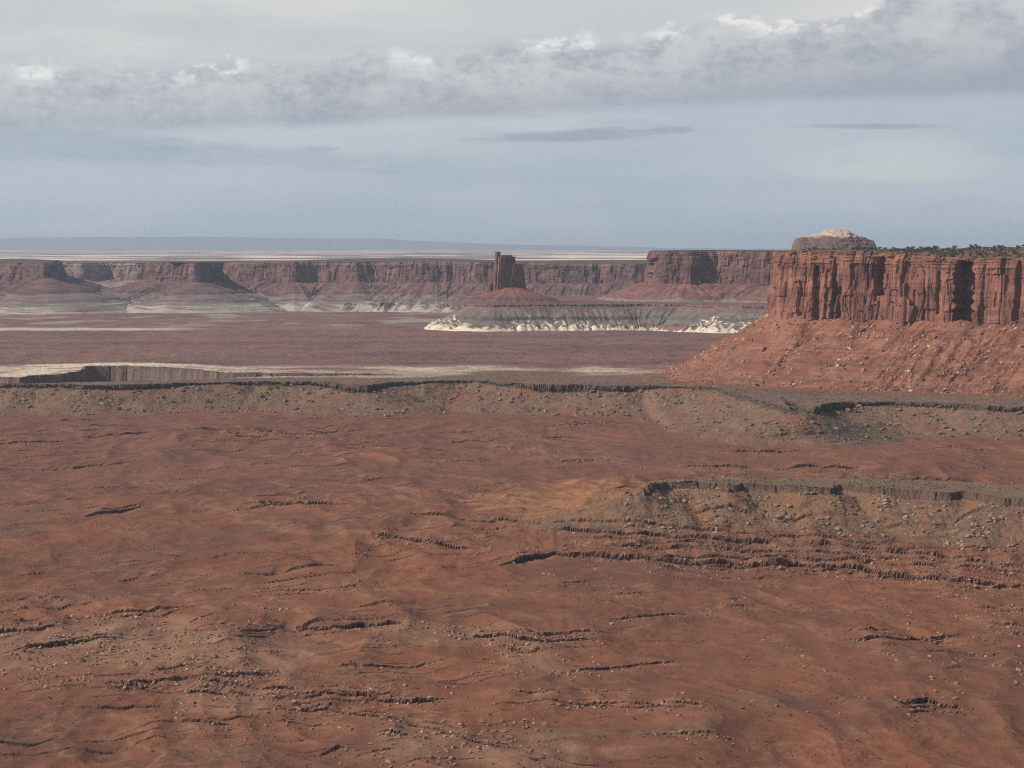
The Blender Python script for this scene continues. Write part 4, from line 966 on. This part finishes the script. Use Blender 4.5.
# sparse dark shrubs in the basin
spots = [(343, 666), (118 / 1 + 0, 700), (96, 762), (216, 732), (226, 738), (564, 706), (602, 709), (568, 711), (720, 708), (790, 717), (634, 720), (628, 616), (580, 637), (126, 484), (432, 703), (490, 716), (428, 740), (531, 760), (545, 758), (858, 742), (915, 722), (728, 607), (610, 642), (175, 560), (50, 700), (152, 752), (300, 742), (880, 760), (700, 760), (955, 380)]
spots += [(float(a), float(b)) for a, b in zip(rg.uniform(0, 1024, 120), rg.uniform(560, 768, 120))]
px = np.array([s[0] for s in spots]); rw = np.array([s[1] for s in spots]); sx, sy = place_on_ground(px, rw); sz = ground_z(sx, sy)
for i in range(len(spots)):
    s = 1.7 if i < 29 else rg.uniform(.6, 1.15)
    o = link('shrub', (sag if i % 3 and i > 29 else jun)[i % 5], label=('dark green shrub standing alone on the red basin floor' if i < 29 else 'tiny shrub on the red basin floor'), category='shrub', group='dark shrubs on the basin floor' if i < 29 else 'tiny shrubs on the basin floor')
    o.location = (sx[i], sy[i], sz[i] + ZC); o.scale = (s * 1.5, s * 1.5, s); o.rotation_euler = (0, 0, rg.uniform(0, 6.28))

def scrub():
    rs = np.random.default_rng(8); xs_, ys_ = [], []
    for n, a_, b_, c_, d_ in ((5200, -20, 1044, 374, 404), (1600, 640, 1044, 478, 490), (700, 600, 1044, 486, 560), (2200, -20, 1044, 400, 768), (1500, 760, 900, 405, 442)):
        px_ = rs.uniform(a_, b_, n); rw_ = rs.uniform(c_, d_, n); X_, Y_ = place_on_ground(px_, rw_); k_ = fbm(X_ / 60, Y_ / 60, 95, 3) > -.1; xs_.append(X_[k_]); ys_.append(Y_[k_])
    X_ = np.concatenate(xs_); Y_ = np.concatenate(ys_); Z_ = ground_z(X_, Y_); n = len(X_)
    sz = rs.uniform(.35, 1.0, n) * (1 + .25 * (Y_ > 3000)); T = 9                       # each tuft: nine crossing leaf blades
    ang = rs.uniform(0, 6.28, (n, T)); tilt = rs.uniform(.2, .9, (n, T)); h = sz[:, None] * rs.uniform(.5, 1.0, (n, T)); w_ = sz[:, None] * .35
    cx_ = X_[:, None] + rs.uniform(-.4, .4, (n, T)) * sz[:, None]; cy_ = Y_[:, None] + rs.uniform(-.4, .4, (n, T)) * sz[:, None]
    A = np.stack([cx_ - np.sin(ang) * w_, cy_ + np.cos(ang) * w_, Z_[:, None] - .1 + 0 * h], -1); B = np.stack([cx_ + np.sin(ang) * w_, cy_ - np.cos(ang) * w_, Z_[:, None] - .1 + 0 * h], -1)
    Cc = np.stack([cx_ + np.cos(ang) * tilt * h + np.sin(ang) * w_ * .7, cy_ + np.sin(ang) * tilt * h - np.cos(ang) * w_ * .7, Z_[:, None] + h], -1); D = np.stack([cx_ + np.cos(ang) * tilt * h - np.sin(ang) * w_ * .7, cy_ + np.sin(ang) * tilt * h + np.cos(ang) * w_ * .7, Z_[:, None] + h], -1)
    V = np.stack([A, B, Cc, D], 2).reshape(-1, 3); Fq = np.arange(len(V)).reshape(-1, 4)
    link('scrub', mesh_from('scrub', V, Fq, M_sage2), label='low desert scrub dotted over the benches and slopes', category='scrub', kind='stuff')
M_sage2 = leaf_mat('scrub_leaves', (.075, .072, .045))
scrub()

# ------------------------------------------------------------------ haze
def haze():
    me = bpy.data.meshes.new('haze'); a, b, y0, y1, z0, z1 = -34000, 34000, -400, 97000, ZC - 372, ZC + 350
    v = [(a, y0, z0), (b, y0, z0), (b, y1, z0), (a, y1, z0), (a, y0, z1), (b, y0, z1), (b, y1, z1), (a, y1, z1)]
    me.from_pydata(v, [], [(0, 3, 2, 1), (4, 5, 6, 7), (0, 1, 5, 4), (1, 2, 6, 5), (2, 3, 7, 6), (3, 0, 4, 7)]); me.update()
    m = bpy.data.materials.new('air'); m.use_nodes = True; t = m.node_tree; t.nodes.clear(); o_ = t.nodes.new('ShaderNodeOutputMaterial'); p = t.nodes.new('ShaderNodeVolumePrincipled')
    p.inputs['Color'].default_value = (.76, .86, 1.0, 1); p.inputs['Density'].default_value = 1.75e-5; p.inputs['Anisotropy'].default_value = 0.2
    t.links.new(p.outputs[0], o_.inputs['Volume']); me.materials.append(m)
    link('haze', me, kind='stuff')
haze()
